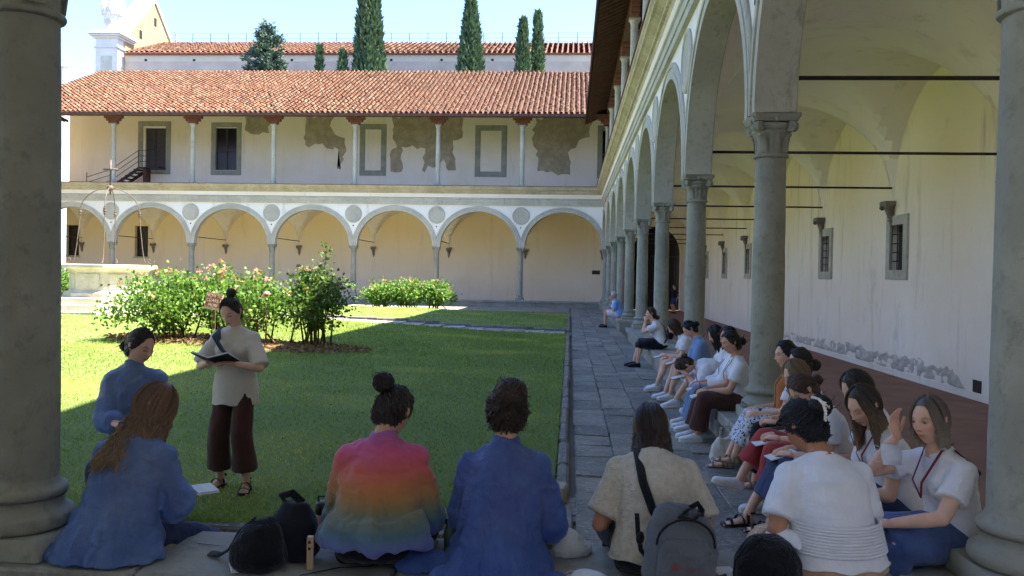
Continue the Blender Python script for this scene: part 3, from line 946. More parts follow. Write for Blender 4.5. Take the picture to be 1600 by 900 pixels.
# left range: seen only past the dark column, kept plain
left = wing('cloister_range', 'left cloister range across the lawn, hidden behind the dark near column', (XA - 7 * BAY, YF), -math.pi / 2,
            [BAY * i for i in range(10)], [BAY * i for i in range(10)], (-.2, 44), (-DEP, 44), roof_u=(-1.2, 44), skipcol=(0,), roof_tiles=False)
MB().box(-DEP, 44, WB - .4, WB, FLOOR, 13).build('back_wall', 'plaster_far', left)

# ------------------------------------------------------------------ low bench walls under the arcades
def bench(name, label, origin, rot, u0, u1, w0, w1, seg=1.3, endcaps=True, inner=FLOOR):
    root = thing(name, label, 'bench', (origin[0], origin[1], 0), rot)
    MB().box(u0 + .03, u1 - .03, w0 + .07, w1 - .07, inner - .1, BENCH - .1).build('base_wall', 'bench_stone', root)
    n = max(1, round((u1 - u0) / seg)); s = (u1 - u0) / n
    r_ = np.random.default_rng(int(abs(u0 * 13 + u1 * 7)))
    for i in range(n):
        b = MB(); a = u0 + i * s
        j0 = r_.uniform(-.12, .12) * (i > 0); 
        b.bevbox(a + .004, a + s - .004, w0, w1, BENCH - .11, BENCH - r_.uniform(0, .006), .016)
        v = b.v[0]; v += r_.normal(0, .003, v.shape)
        b.build('slab', 'bench_stone', root)
    return root
bench('bench_wall', 'near grey stone bench wall with cracked slabs running under the seated women', (0, Y0), 0, -9.0, XA - .42, -.30, .35, 1.15)
bench('bench_wall', 'right stone bench wall between columns where the long row of students sits', (XA, 0), math.pi / 2, Y0 - .35, COLS_R[4] + .45, -.42, .4, 1.3)
bench('bench_wall', 'far stretch of right stone bench wall past the opening, man in blue sits there', (XA, 0), math.pi / 2, COLS_R[5] - .5, YF - .4, -.42, .4, 1.3)
bench('bench_wall', 'long low stone bench wall under the sunlit far arcade', (XA, YF), math.pi, -.4, 34, -.42, .38, 1.6)
nb_ = [o for o in bpy.data.objects if o.name == 'bench_wall'][0]
for k_, pts in enumerate(([(-2.0, .22), (-1.85, .12), (-1.72, .1), (-1.62, -.02), (-1.5, -.06)], [(-1.2, -.25), (-1.05, -.13), (-.92, -.1), (-.8, .02)], [(-1.45, .3), (-1.5, .2), (-1.42, .1)], [(.75, -.28), (.85, -.12), (.82, .02)])):
    v = []
    for i, (x, y) in enumerate(pts):
        w_ = .0035 + .002 * (i % 2); v += [(x - w_, y + w_, BENCH + .0015), (x + w_, y - w_, BENCH + .0015)]
    MB().add(v, [(2 * i, 2 * i + 1, 2 * i + 3, 2 * i + 2) for i in range(len(pts) - 1)]).build('crack', 'dark_void', nb_)
# ------------------------------------------------------------------ beyond the far range: church and trees
MB().box(-DEP, 35, -9.6, WB - .4, FLOOR, 13).build('rear_building', 'plaster_upper', far)
ch = thing('church', 'long stone church behind the far roof with tiled aisle and white marble gable', 'church', (0, 70, 0))
MB().box(-39.3, 22, 0, 1, 0, 19.95).build('lower_wall', 'church_band', ch)
MB().box(-39.3, 22, .02, 1, 19.95, 20.55).build('aisle_wall', 'church_wall', ch)
MB().box(-39.25, 22, -.25, .05, 20.5, 20.62).build('eaves', 'wood_red', ch)
cr = obj('roof_tiles', tiles(-22, 39.2, .3, -7.0, 20.62, .40, du=.46, row=.5, seed=9), ch); cr['kind'] = 'stuff'; cr.rotation_euler = (0, 0, math.pi); cr.scale = (1, 1, 1)
cr.rotation_euler = (0, 0, 0)
cr.data.transform(Matrix.Scale(-1, 4, (0, 1, 0)) @ Matrix.Scale(-1, 4, (1, 0, 0)))
MB().add([(-39.2, -.28, 20.6), (22, -.28, 20.6), (22, 7, 23.5), (-39.2, 7, 23.5)], [(0, 1, 2, 3)]).build('roof', 'wood_red', ch)
for i in range(40):
    if i % 3 == 0: MB().box(-37.5 + i * 1.45, -37.3 + i * 1.45, -.015, .03, 19.99, 20.16).build('drain_hole', 'dark_void', ch)
# gable: rough stone back with a thick marble coping
g = MB(); pts = [(0, 12), (0, 22.0), (5.0, 26.7), (10, 22.0), (10, 12)]
g.add([(-39.3, y, z) for y, z in pts] + [(-40.9, y, z) for y, z in pts], [(0, 1, 2, 3, 4), (9, 8, 7, 6, 5)] + [(i, i + 5, (i + 1) % 5 + 5, (i + 1) % 5) for i in range(5)])
g.build('gable', 'church_stone', ch)
cp = MB()
for (y0, z0), (y1, z1) in (((-.3, 21.8), (5.0, 26.75)), ((5.0, 26.75), (10.3, 21.8))):
    v = []
    for x in (-39.15, -41.0): v += [(x, y0, z0 + .02), (x, y1, z1 + .02), (x, y1, z1 + .45), (x, y0, z0 + .45)]
    cp.add(v, [(0, 1, 2, 3), (7, 6, 5, 4), (3, 2, 6, 7), (0, 4, 5, 1), (0, 3, 7, 4), (1, 5, 6, 2)])
cp.build('coping', 'marble', ch)
for y, z in ((5.2, 24.6), (2.6, 22.7)):
    MB().box(-39.32, -39.27, y - .22, y + .22, z, z + .75).build('gable_window', 'dark_void', ch)
MB().box(-40.6, -39.6, 4.6, 5.4, 27.1, 27.6).build('gable_block', 'marble', ch)
pn = thing('pinnacle', 'white marble corner pinnacle tower of the church with crocketed spires', 'tower', (-40.4, 70, 0))
b = MB(); b.box(-1.0, 1.0, -1, 1, 10, 20.9); b.box(-1.0, 1.0, -1, 1, 21.0, 21.75); b.box(-1.12, 1.12, -1.12, 1.12, 20.88, 21.02); b.build('pier', 'marble', pn)
b = MB()
for k, (h, z0, z1) in enumerate(((1.2, 21.7, 21.85), (1.35, 21.85, 22.0), (1.5, 22.0, 22.12), (1.2, 22.12, 22.35))): b.bevbox(-h, h, -h, h, z0, z1 - .002, .03)
b.build('cornice', 'marble', pn)
MB().box(-.5, .5, -1.03, -1.0, 14, 20.2).build('panel', 'pietra_pale', pn)
b = MB(); b.lathe([(.78, 22.3), (.78, 23.9), (.9, 23.95), (.9, 24.05), (.6, 24.1), (.45, 25.2), (.2, 26.6), (.03, 28)], n=8); b.build('spire', 'marble', pn)
b = MB().loft([(0, -.74, 23.2), (0, -.8, 23.2)], [.3, .3], n=16, tang=(0, 1, 0)); b.build('roundel', 'pietra_pale', pn)
for k in range(8):
    a = k * math.pi / 4 + math.pi / 8
    b = MB(); b.lathe([(.13, 23.9), (.13, 24.7), (.17, 24.75), (.1, 24.9), (.02, 25.6)], (math.cos(a) * .85, math.sin(a) * .85, 0), n=6); b.build('turret', 'marble', pn)
    a = k * math.pi / 4
    v = [(math.cos(a - .3) * .8, math.sin(a - .3) * .8, 24.0), (math.cos(a + .3) * .8, math.sin(a + .3) * .8, 24.0), (math.cos(a) * .75, math.sin(a) * .75, 24.8), (math.cos(a) * .3, math.sin(a) * .3, 24.2)]
    MB().add(v, [(0, 1, 2), (1, 3, 2), (3, 0, 2)]).build('gablet', 'marble', pn)
fp = thing('pinnacle', 'tiny distant marble pinnacle tip above the church roof', 'tower', (-41.6, 84, 20))
MB().lathe([(.35, 0), (.3, 4.4), (.42, 4.5), (.1, 5.6), (.16, 5.8), (.03, 6.4)], n=8).build('spire', 'marble', fp)
fp = thing('pinnacle', 'tiny statue tip showing over the far roof ridge beside the dark column', 'tower', (-42.3, 66, 10))
MB().lathe([(.3, 0), (.22, 8.4), (.3, 8.5), (.12, 8.9), (.16, 9.1), (.05, 9.35)], n=8).build('spire', 'marble', fp)
rl = thing('roof_railing', 'thin wire safety railing along the church roof ridge', 'railing', (0, 77, 23.45))
for i in range(33):
    x = -40 + i * 1.75
    b = MB().loft([(x, 0, 0), (x, 0, 1.0)], .03, n=5)
    b.build('post', 'iron', rl)
for z in (.5, .95): MB().loft([(-40, 0, z), (16, 0, z)], .012, n=4).build('wire', 'iron', rl)

def sprays(P, D, size, width, cols, r_):
    """small pointed leaf quads at P along D"""
    n = len(P)
    D = D / (np.linalg.norm(D, axis=1, keepdims=True) + 1e-9)
    S = np.cross(D, r_.normal(size=(n, 3))); S /= np.linalg.norm(S, axis=1, keepdims=True) + 1e-9
    size = np.broadcast_to(size, (n,))[:, None]; width = np.broadcast_to(width, (n,))[:, None]
    N_ = np.cross(D, S)
    a = P; b = P + D * size * .45 + S * width + N_ * width * .25; c = P + D * size; d = P + D * size * .45 - S * width + N_ * width * .25
    V = np.stack([a, b, c, d], 1).reshape(-1, 3)
    F = np.arange(n * 4).reshape(-1, 4)
    return V, F, np.repeat(cols, 4, axis=0)

def cypress(label, x, y, hw, h, seed, z0=-.4, shape=1.0, n=5200):
    r_ = np.random.default_rng(seed)
    root = thing('cypress_tree', label, 'tree', (x, y, z0), 0, 'cypresses behind the far roof')
    MB().loft([(0, 0, 0), (.05, 0, h * .5), (0, 0, h * .96)], [.28, .15, .02], n=8).build('trunk', 'bark', root)
    t = r_.uniform(.3, 1, n) ** .8          # only the part over the roof ridge carries dense foliage
    prof = lambda q: hw * np.clip((1 - q), 0, 1) ** (.62 * shape) * 1.35 * np.clip(q / .06, .3, 1)
    a = r_.uniform(0, 2 * math.pi, n)
    lump = 1 + .20 * fbm(np.stack([np.cos(a) * 1.6 + seed, np.sin(a) * 1.6, t * h * .55], 1), seed, 3)
    rr = prof(t) * lump * (1 - np.abs(r_.normal(0, .13, n)))
    P = np.stack([np.cos(a) * rr, np.sin(a) * rr, t * h], 1)
    D = np.stack([np.cos(a) * .55, np.sin(a) * .55, np.ones(n)], 1) + r_.normal(0, .28, (n, 3))
    c = np.array((.07, .115, .055)) * r_.uniform(.55, 1.45, (n, 1)) + r_.uniform(0, .012, (n, 1)) * np.array((1, 1, .3))
    V, F, C = sprays(P, D, r_.uniform(.3, .6, n), r_.uniform(.06, .13, n), c, r_)
    obj('crown', tri_mesh('crown', V, F, 'cypress_leaf', C), root)
    zz = np.linspace(.05, .97, 16)
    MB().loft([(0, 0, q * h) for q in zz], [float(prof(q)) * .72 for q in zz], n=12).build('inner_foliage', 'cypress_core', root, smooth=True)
    return root
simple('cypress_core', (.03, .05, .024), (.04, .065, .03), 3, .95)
cypress('tall thick dark cypress rising out of frame above the far roof', -15.85, 63, 1.55, 27.5, 1, n=8000)
cypress('broad cone-shaped cypress right of the tallest one', -7.95, 63, 1.75, 23.6, 2, shape=1.15, n=7000)
cypress('shorter cypress, left one of the touching pair near right roof', -3.95, 63, 1.15, 21.6, 3, shape=1.2, n=5000)
cypress('slim cypress, right one of the touching pair near right roof', -2.9, 65, .75, 22.8, 4, n=4000)
cypress('small cypress tip just clearing the ridge, left of two', -19.4, 62, .6, 19.3, 5, shape=1.4, n=2500)
cypress('small rounded cypress tip beside the tallest cypress', -17.6, 62, .8, 18.9, 6, shape=1.0, n=2500)

def cedar():
    r_ = np.random.default_rng(12)
    root = thing('cedar_tree', 'ragged blue-green cedar with spreading boughs above the far roof', 'tree', (-24.0, 63, -.4), 0)
    MB().loft([(0, 0, 0), (.1, 0, 12), (.2, 0, 21.2)], [.35, .22, .03], n=8).build('trunk', 'bark', root)
    br = MB(); P = []; D = []
    for i in range(90):
        t = r_.uniform(0, 1) ** .9; z = 15 + t * 6.2; L = (1 - t) ** .8 * 2.6 * r_.uniform(.5, 1.1) + .25; a = r_.uniform(0, 6.283)
        o = np.array((math.cos(a), math.sin(a), r_.uniform(-.05, .35)))
        p0 = np.array((.15, 0, z)); p1 = p0 + o * L * .6; p2 = p0 + o * L + np.array((0, 0, r_.uniform(-.1, .45)))
        br.loft([p0, p1, p2], [.05, .035, .01], n=5)
        k = int(40 + 60 * L)
        s = r_.uniform(.25, 1.05, k)[:, None]
        q = p0 + (p1 - p0) * np.minimum(s * 1.6, 1) + (p2 - p1) * np.maximum(0, s - .6) * 2
        P.append(q + r_.normal(0, .13, (k, 3)) * np.array((1, 1, .7))); D.append(np.tile(o, (k, 1)) + r_.normal(0, .6, (k, 3)) + np.array((0, 0, .3)))
    br.build('boughs', 'bark', root)
    P = np.concatenate(P); D = np.concatenate(D); n = len(P)
    c = np.array((.08, .12, .085)) * r_.uniform(.5, 1.6, (n, 1))
    V, F, C = sprays(P, D, r_.uniform(.18, .36, n), r_.uniform(.04, .09, n), c, r_)
    obj('crown', tri_mesh('crown', V, F, 'cypress_leaf', C), root)
cedar()

# ------------------------------------------------------------------ metal stair on the upper loggia
st = thing('metal_stair', 'dark metal stair with handrail leading up to the upper loggia door', 'stair', (0, 51.2, UP + .01))
for i in range(7): MB().box(-29.45 + i * .27, -29.13 + i * .27, -.5, .5, .12 + i * .19, .16 + i * .19).build('step', 'iron', st)
for y in (-.52, .48):
    v = [(-29.6, y, 0), (-27.5, y, 1.42), (-27.5, y, 1.18), (-29.3, y, 0)]
    MB().add(v + [(a, b_ + .04, c) for a, b_, c in v], [(0, 1, 2, 3), (7, 6, 5, 4), (0, 4, 5, 1), (2, 6, 7, 3), (1, 5, 6, 2), (0, 3, 7, 4)]).build('stringer', 'iron', st)
MB().box(-27.55, -26.2, -.5, .5, 1.36, 1.42).build('landing', 'iron', st)
MB().box(-27.3, -27.1, -.3, .3, 0, 1.36).build('support', 'wood_dark', st)
for k, (x, z) in enumerate(((-30.9, 0), (-29.3, .2), (-27.5, 1.42), (-26.3, 1.42))): MB().loft([(x, -.5, z - .1), (x, -.5, z + 1.05)], .025, n=6).build('rail_post', 'iron', st)
for dz in (.35, .7, 1.05):
    MB().loft([(-30.9, -.5, dz - .3), (-29.3, -.5, .2 + dz), (-27.5, -.5, 1.42 + dz), (-26.3, -.5, 1.42 + dz)], .02, n=6, side=(0, 1, 0)).build('handrail', 'iron', st)

# ------------------------------------------------------------------ the well
WX, WY = -14.75, 25.5
wz = .28
wl = thing('stone_well', 'octagonal pale stone well on three steps with iron arch and cross', 'well', (WX, WY, wz))
rot8 = math.pi / 8
def octo(prof, nm, mat, parent=wl, ph=rot8):
    b = MB(); b.lathe(prof, n=8); b.xf(Matrix.Rotation(ph, 4, 'Z')); return b.build(nm, mat, parent)
for k in range(3):
    r0 = 2.45 - k * .36; z0 = -.1 if k == 0 else k * .19
    octo([(r0, z0), (r0, .17 + k * .19), (r0 - .02, .19 + k * .19), (.5, .192 + k * .19)], 'step', 'well_stone')
octo([(1.33, .57), (1.33, .7), (1.2, .76), (1.16, .8), (1.16, 1.36), (1.2, 1.42), (1.3, 1.46)], 'wellhead', 'well_stone')
octo([(1.3, 1.455), (1.42, 1.5), (1.42, 1.58), (1.38, 1.6), (1.0, 1.6), (1.0, 1.2)], 'rim', 'well_stone')
pw = []
for q in range(8):
    a = rot8 + math.pi / 8 + q * math.pi / 4
    b = MB(); b.box(-.3, .3, 0, .03, .84, 1.3); b.xf(Matrix.Rotation(a - math.pi / 2, 4, 'Z') @ Matrix.Translation((0, 1.16 * math.cos(math.pi / 8) - .005, 0))); b.build('panel', 'well_stone', wl)
for q in range(4):
    a = .35 + q * math.pi / 2
    o = np.array((math.cos(a), math.sin(a), 0))
    pts = []
    for s in np.linspace(0, 5.0, 14): pts.append(o * (1.2 + .13 * math.cos(s) * (1 - s / 6.5)) + np.array((0, 0, 1.75 + .13 * math.sin(-s) * (1 - s / 6.5))))
    scroll = MB().loft(pts, .013, n=6)
    leg = [o * r0 + np.array((0, 0, z)) for r0, z in ((1.14, 1.6), (1.02, 1.75), (.96, 2.2), (.9, 2.8), (.86, 3.3))] + [o * (.86 * math.cos(x)) * 1.0 + np.array((0, 0, 3.3 + .75 * math.sin(x))) for x in np.linspace(.2, 1.5, 8)]
    b = MB().loft(leg, .015, n=8)
    b.ball(o * .865 + np.array((0, 0, 3.27)), (.055, .055, .04), 8, 6)
    for z in (3.2, 3.34): b.ball(o * .87 + np.array((0, 0, z)), (.055, .055, .02), 8, 4)
    p_ = b.build('iron_arm', 'iron_rust', wl, smooth=True); scroll.build('scroll', 'iron_rust', p_, smooth=True)
b = MB().loft([(0, 0, 3.85), (0, 0, 4.95)], .03, n=8); b.loft([(-.24, 0, 4.65), (.24, 0, 4.65)], .028, n=8); b.ball((0, 0, 4.05), (.1, .1, .1)); b.build('cross', 'iron_rust', wl, smooth=True)

# ------------------------------------------------------------------ roses and their bed
bed = MB(); rb_ = np.random.default_rng(3)
an = np.linspace(0, 2 * math.pi, 60, endpoint=False)
def bed_ring(k, lift):
    out = []
    for a in an:
        r_ = k * (1 + .08 * math.sin(a * 5) + .05 * math.sin(a * 11 + 1)); x = -6.5 + 2.5 * r_ * math.cos(a); y = 15.7 + .8 * r_ * math.sin(a)
        out.append((x, y, float(lawn_h(x, y)) + lift))
    return out
v = bed_ring(1, .006) + bed_ring(.93, .05) + bed_ring(.5, .07)
bed.add(v, [(k * 60 + i, k * 60 + (i + 1) % 60, (k + 1) * 60 + (i + 1) % 60, (k + 1) * 60 + i) for k in (0, 1) for i in range(60)] + [tuple(120 + i for i in range(60))])
tag(bed.build('flower_bed', 'mulch', smooth=True), kind='structure')
n = 1800; a = rb_.uniform(0, 6.283, n); r0 = np.sqrt(rb_.uniform(0, 1, n)) * 1.02
P = np.stack([-6.5 + 2.6 * r0 * np.cos(a), 15.7 + .9 * r0 * np.sin(a), np.zeros(n)], 1); P[:, 2] = lawn_h(P[:, 0], P[:, 1]) + .06
V, F, C = sprays(P, rb_.normal(0, 1, (n, 3)) * np.array((1, 1, .25)), .09, .03, np.array([(.22, .12, .06), (.32, .2, .1), (.14, .08, .04)])[rb_.integers(0, 3, n)], rb_)
tag(obj('leaf_litter', tri_mesh('leaf_litter', V, F, 'petal', C)), 'dry brown leaf litter under the rose bushes', 'leaf litter', kind='stuff')

def rose(label, x, y, rx, ry, h, nl, seed, dark=1.15, flowers=18, low=.2, group='rose bushes on the lawn', leaf=.085, sprig=None):
    r_ = np.random.default_rng(seed)
    z0 = float(lawn_h(x, y)) if x < 0 else 0
    root = thing('rose_bush', label, 'rose bush', (x, y, z0), 0, group)
    st_ = MB(); tips = []
    for i in range(16):
        a = r_.uniform(0, 6.283); q = r_.uniform(.3, 1.0); tip = np.array((math.cos(a) * rx * q, math.sin(a) * ry * q, h * r_.uniform(.72, 1.08) * (1 - .25 * q * q)))
        p0 = np.array((r_.normal(0, .12 + rx * .15), r_.normal(0, .1), -.05)); m = (p0 + tip) / 2 + r_.normal(0, .08, 3); m[2] = h * .4
        st_.loft([p0, m, tip], [.022, .014, .005], n=5); tips.append((p0, m, tip))
    if sprig is not None:
        tip = np.array(sprig); p0 = np.zeros(3); m = tip * .5 + np.array((0, 0, h * .1)); st_.loft([p0, m, tip], [.015, .01, .004], n=5); tips += [(m, tip * .75 + m * .25, tip)]
    st_.build('stems', 'bark', root)
    # foliage in clumps round the shoots and over the dome
    k1 = int(nl * .65)
    nc = 70
    u = r_.normal(size=(nc, 3)); u /= np.linalg.norm(u, axis=1, keepdims=True); u[:, 2] = np.abs(u[:, 2]) * 1.3 - .45
    cen = u * np.array((rx, ry, h * .52)) * r_.uniform(.5, 1.0, (nc, 1)) + np.array((0, 0, h * .55))
    cen = cen[cen[:, 2] > low * h]
    ci = r_.integers(0, len(cen), k1)
    P = cen[ci] + r_.normal(0, 1, (k1, 3)) * np.array((.17, .17, .13)) * (rx ** .4)
    ti = r_.integers(0, len(tips), nl - k1); tv = r_.uniform(.25, 1, nl - k1)[:, None]
    A = np.array([q[0] for q in tips])[ti]; B = np.array([q[1] for q in tips])[ti]; Cc = np.array([q[2] for q in tips])[ti]
    Q = (1 - tv) ** 2 * A + 2 * tv * (1 - tv) * B + tv ** 2 * Cc + r_.normal(0, .075, (nl - k1, 3))
    P = np.concatenate([P, Q]); P = P[P[:, 2] > low * h * .55]; n_ = len(P)
    D = r_.normal(0, .8, (n_, 3)) + np.array((0, 0, .25)) + (P - np.array((0, 0, h * .5))) * .5
    cc = np.array((.10, .185, .04)) * dark * r_.uniform(.6, 1.4, (n_, 1)) * np.array((1, 1, 1)) + (r_.uniform(0, 1, (n_, 1)) > .9) * np.array((.06, .03, .0))
    V, F, C = sprays(P, D, r_.uniform(.6, 1.2, n_) * leaf, r_.uniform(.28, .42, n_) * leaf, cc, r_)
    obj('foliage', tri_mesh('foliage', V, F, 'leaf', C), root)
    fV, fF, fC = [], [], []; off = 0
    pal = np.array([(.55, .3, .2), (.6, .4, .28), (.45, .27, .16), (.6, .46, .36), (.4, .28, .14), (.6, .34, .32)])
    for i in range(flowers):
        a = r_.uniform(0, 6.283); q = r_.uniform(0, .95); zf = h * (1.02 - .38 * q * q) * r_.uniform(.9, 1.1)
        c0 = np.array((math.cos(a) * rx * q, math.sin(a) * ry * q, zf)); m_ = 16
        s = r_.uniform(.028, .06)
        Pf = c0 + r_.normal(0, .35, (m_, 3)) * s * 1.3; V, F, C = sprays(Pf, r_.normal(0, 1, (m_, 3)) + np.array((0, 0, .8)), s, s * .42, pal[r_.integers(0, 6, m_)] * r_.uniform(.8, 1.1, (m_, 1)), r_)
        fV.append(V); fF.append(F + off); fC.append(C); off += len(V)
    obj('blossoms', tri_mesh('blossoms', np.concatenate(fV), np.concatenate(fF), 'petal', np.concatenate(fC)), root)
    return root
rose('wide sunlit rose bush at left, in front of the well', -7.85, 15.5, 1.05, .8, 1.28, 4400, 21)
rose('leafy rose bush behind the standing woman and sign', -6.9, 15.9, .8, .75, 1.4, 2900, 22, low=.3)
rose('rose bush with pink blooms right of the standing woman', -6.05, 15.5, .72, .7, 1.36, 2600, 23, low=.36)
rose('dark green rose bush at right end with bare lower stems', -5.05, 16.1, .72, .65, 1.55, 3300, 24, dark=.75, low=.42, sprig=(.25, -.1, 2.0), flowers=12)
rose('far rose hedge part at left with arching sprig', -8.3, 36.3, .9, .7, 1.15, 2600, 25, low=.2, leaf=.12, sprig=(-1.9, 0, 1.25), flowers=18, group='far rose hedge')
rose('middle bush of the far rose hedge', -7.15, 36.2, .95, .7, 1.25, 2600, 26, low=.2, leaf=.12, flowers=20, group='far rose hedge')
rose('right end bush of the far rose hedge at shadow edge', -5.95, 36.2, .75, .6, 1.25, 2200, 27, low=.3, leaf=.12, flowers=14, group='far rose hedge')
rose('pale bush just showing between dark column and well', -18.6, 28.5, .9, .9, 1.45, 2600, 28, leaf=.11, flowers=10)
# one big pink double bloom by the woman's head
bl = thing('rose_bloom', 'pair of pink rose blooms beside the standing woman head', 'rose', (-5.55, 14.7, 1.32))
for dx, dz, s in ((-.02, -.03, .05), (.035, .02, .065)):
    b = MB()
    for q in range(14):
        a = q * 2.4; rr = s * (.25 + .05 * q); c = np.array((dx + math.cos(a) * rr * .6, math.sin(a) * rr * .6, dz + s * .3 - q * s * .03))
        b.ball(c, (s * .5, s * .45, s * .4), 7, 5, col=(.8, .5 + .02 * (q % 3), .45))
    b.build('bloom', 'petal', bl, smooth=True, color=True)
MB().loft([(0, .1, -.6), (0, .05, -.3), (0, 0, -.03)], .006, n=5).build('stem', 'bark', bl)
# small notice on a stake
sg = thing('garden_sign', 'small tilted weathered notice plate on a stake among the roses', 'sign', (-6.52, 14.75, float(lawn_h(-6.52, 14.75)) - .08), R(-6))
b = MB(); b.box(-.02, .02, -.01, .01, 0, .85); b.build('stake', 'wood_dark', sg)
pl = MB().bevbox(-.16, .16, -.012, .012, -.15, .15, .006).build('plate', 'sign_plate', sg) if False else None
simple('sign_plate', srgb(190, 172, 150), srgb(164, 140, 120), 8, .8); simple('sign_red', srgb(158, 84, 66), srgb(140, 74, 58), 10, .8); simple('sign_text', srgb(214, 200, 180), None, rough=.8)
pm_ = MB().box(-.16, .16, -.012, .012, -.16, .15).mesh('plate', 'sign_plate')
pl = obj('plate', pm_, sg, (0, -.02, .93)); pl.rotation_euler = (R(-8), R(9), 0)
for i, tx in enumerate(('NON TO', 'CCARE I', 'FIORI')):
    MB().box(-.15, .15, -.017, -.0125, .058 - i * .085, .132 - i * .085).build('text_band', 'sign_red', pl)
    fc = bpy.data.curves.new('lettering', 'FONT'); fc.body = tx; fc.size = .078; fc.align_x = 'CENTER'; fc.extrude = .001; fc.materials.append(MATS['sign_text'])
    tmp = obj('lettering', fc); bpy.context.view_layer.update(); lm = bpy.data.meshes.new_from_object(tmp.evaluated_get(bpy.context.evaluated_depsgraph_get())); bpy.data.objects.remove(tmp)
    fo = obj('lettering', lm, pl, (0, -.019, .068 - i * .085)); fo.rotation_euler = (R(90), 0, 0)

# ------------------------------------------------------------------ grass
def grass(n, box, size, seed, power=1.0):
    r_ = np.random.default_rng(seed)
    x = r_.uniform(box[0], box[1], n); t = r_.uniform(0, 1, n) ** power; y = box[2] + (box[3] - box[2]) * t
    lim = LAWN_Y0 + np.maximum(0, x + .9) * 1.25
    ok = (y > lim) & ~((y > PATH_Y0 - .02) & (y < PATH_Y1 + .2)) & (((x + 6.5) / 2.5) ** 2 + ((y - 15.7) / .8) ** 2 > .9)
    x, y = x[ok], y[ok]; n = len(x)
    k = np.clip(.6 + y / 16, 1, 3.2) * size
    P = np.stack([x, y, lawn_h(x, y) - .004], 1)
    a = r_.uniform(0, 6.283, n); w = r_.uniform(.003, .006, n) * k; h = r_.uniform(.012, .032, n) * np.clip(k / size, 1, 1.9) * size
    patchy = fbm(np.stack([x * .8, y * .8, x * 0], 1), 31, 3)
    s = np.stack([np.cos(a) * w, np.sin(a) * w, 0 * a], 1); ln = np.stack([r_.normal(0, .5, n) * h, r_.normal(0, .5, n) * h, h], 1)
    V = np.stack([P - s, P + s, P + ln], 1).reshape(-1, 3)
    c = np.array((.215, .285, .058)) * r_.uniform(.6, 1.35, (n, 1)) * (1 + .18 * patchy[:, None]) + np.maximum(0, r_.uniform(-4, 1, (n, 1))) * np.array((.08, .05, .02)) + np.clip(patchy[:, None] - .35, 0, .6) * np.array((.30, .16, .05))
    return V, np.repeat(c, 3, axis=0)
gs = [grass(200000, (-9, -.08, 5.4, 24.2), 1.0, 41, 2.1), grass(25000, (-16, -9, 8, 24.2), 1.0, 42, 1.3), grass(30000, (-16, -.08, 25.6, 37.5), 1.0, 43)]
V = np.concatenate([g_[0] for g_ in gs]); C = np.concatenate([g_[1] for g_ in gs])
tag(obj('grass', tri_mesh('grass', V, np.arange(len(V)).reshape(-1, 3), 'blade', C)), 'short mown green grass of the cloister lawn', 'grass', kind='stuff')
# clover and tiny pale weeds dotted over the near lawn
n = 900; x = rb_.uniform(-6, -.1, n); y = rb_.uniform(5.6, 13, n)
P = np.stack([x, y, lawn_h(x, y) + .02], 1)
V, F, C = sprays(P, rb_.normal(0, 1, (n, 3)) * np.array((1, 1, .3)), .03, .012, np.tile(np.array((.18, .24, .08)), (n, 1)) * rb_.uniform(.8, 1.4, (n, 1)), rb_)
tag(obj('clover', tri_mesh('clover', V, F, 'blade', C)), 'tiny pale clover leaves scattered in the lawn', 'clover', kind='stuff')
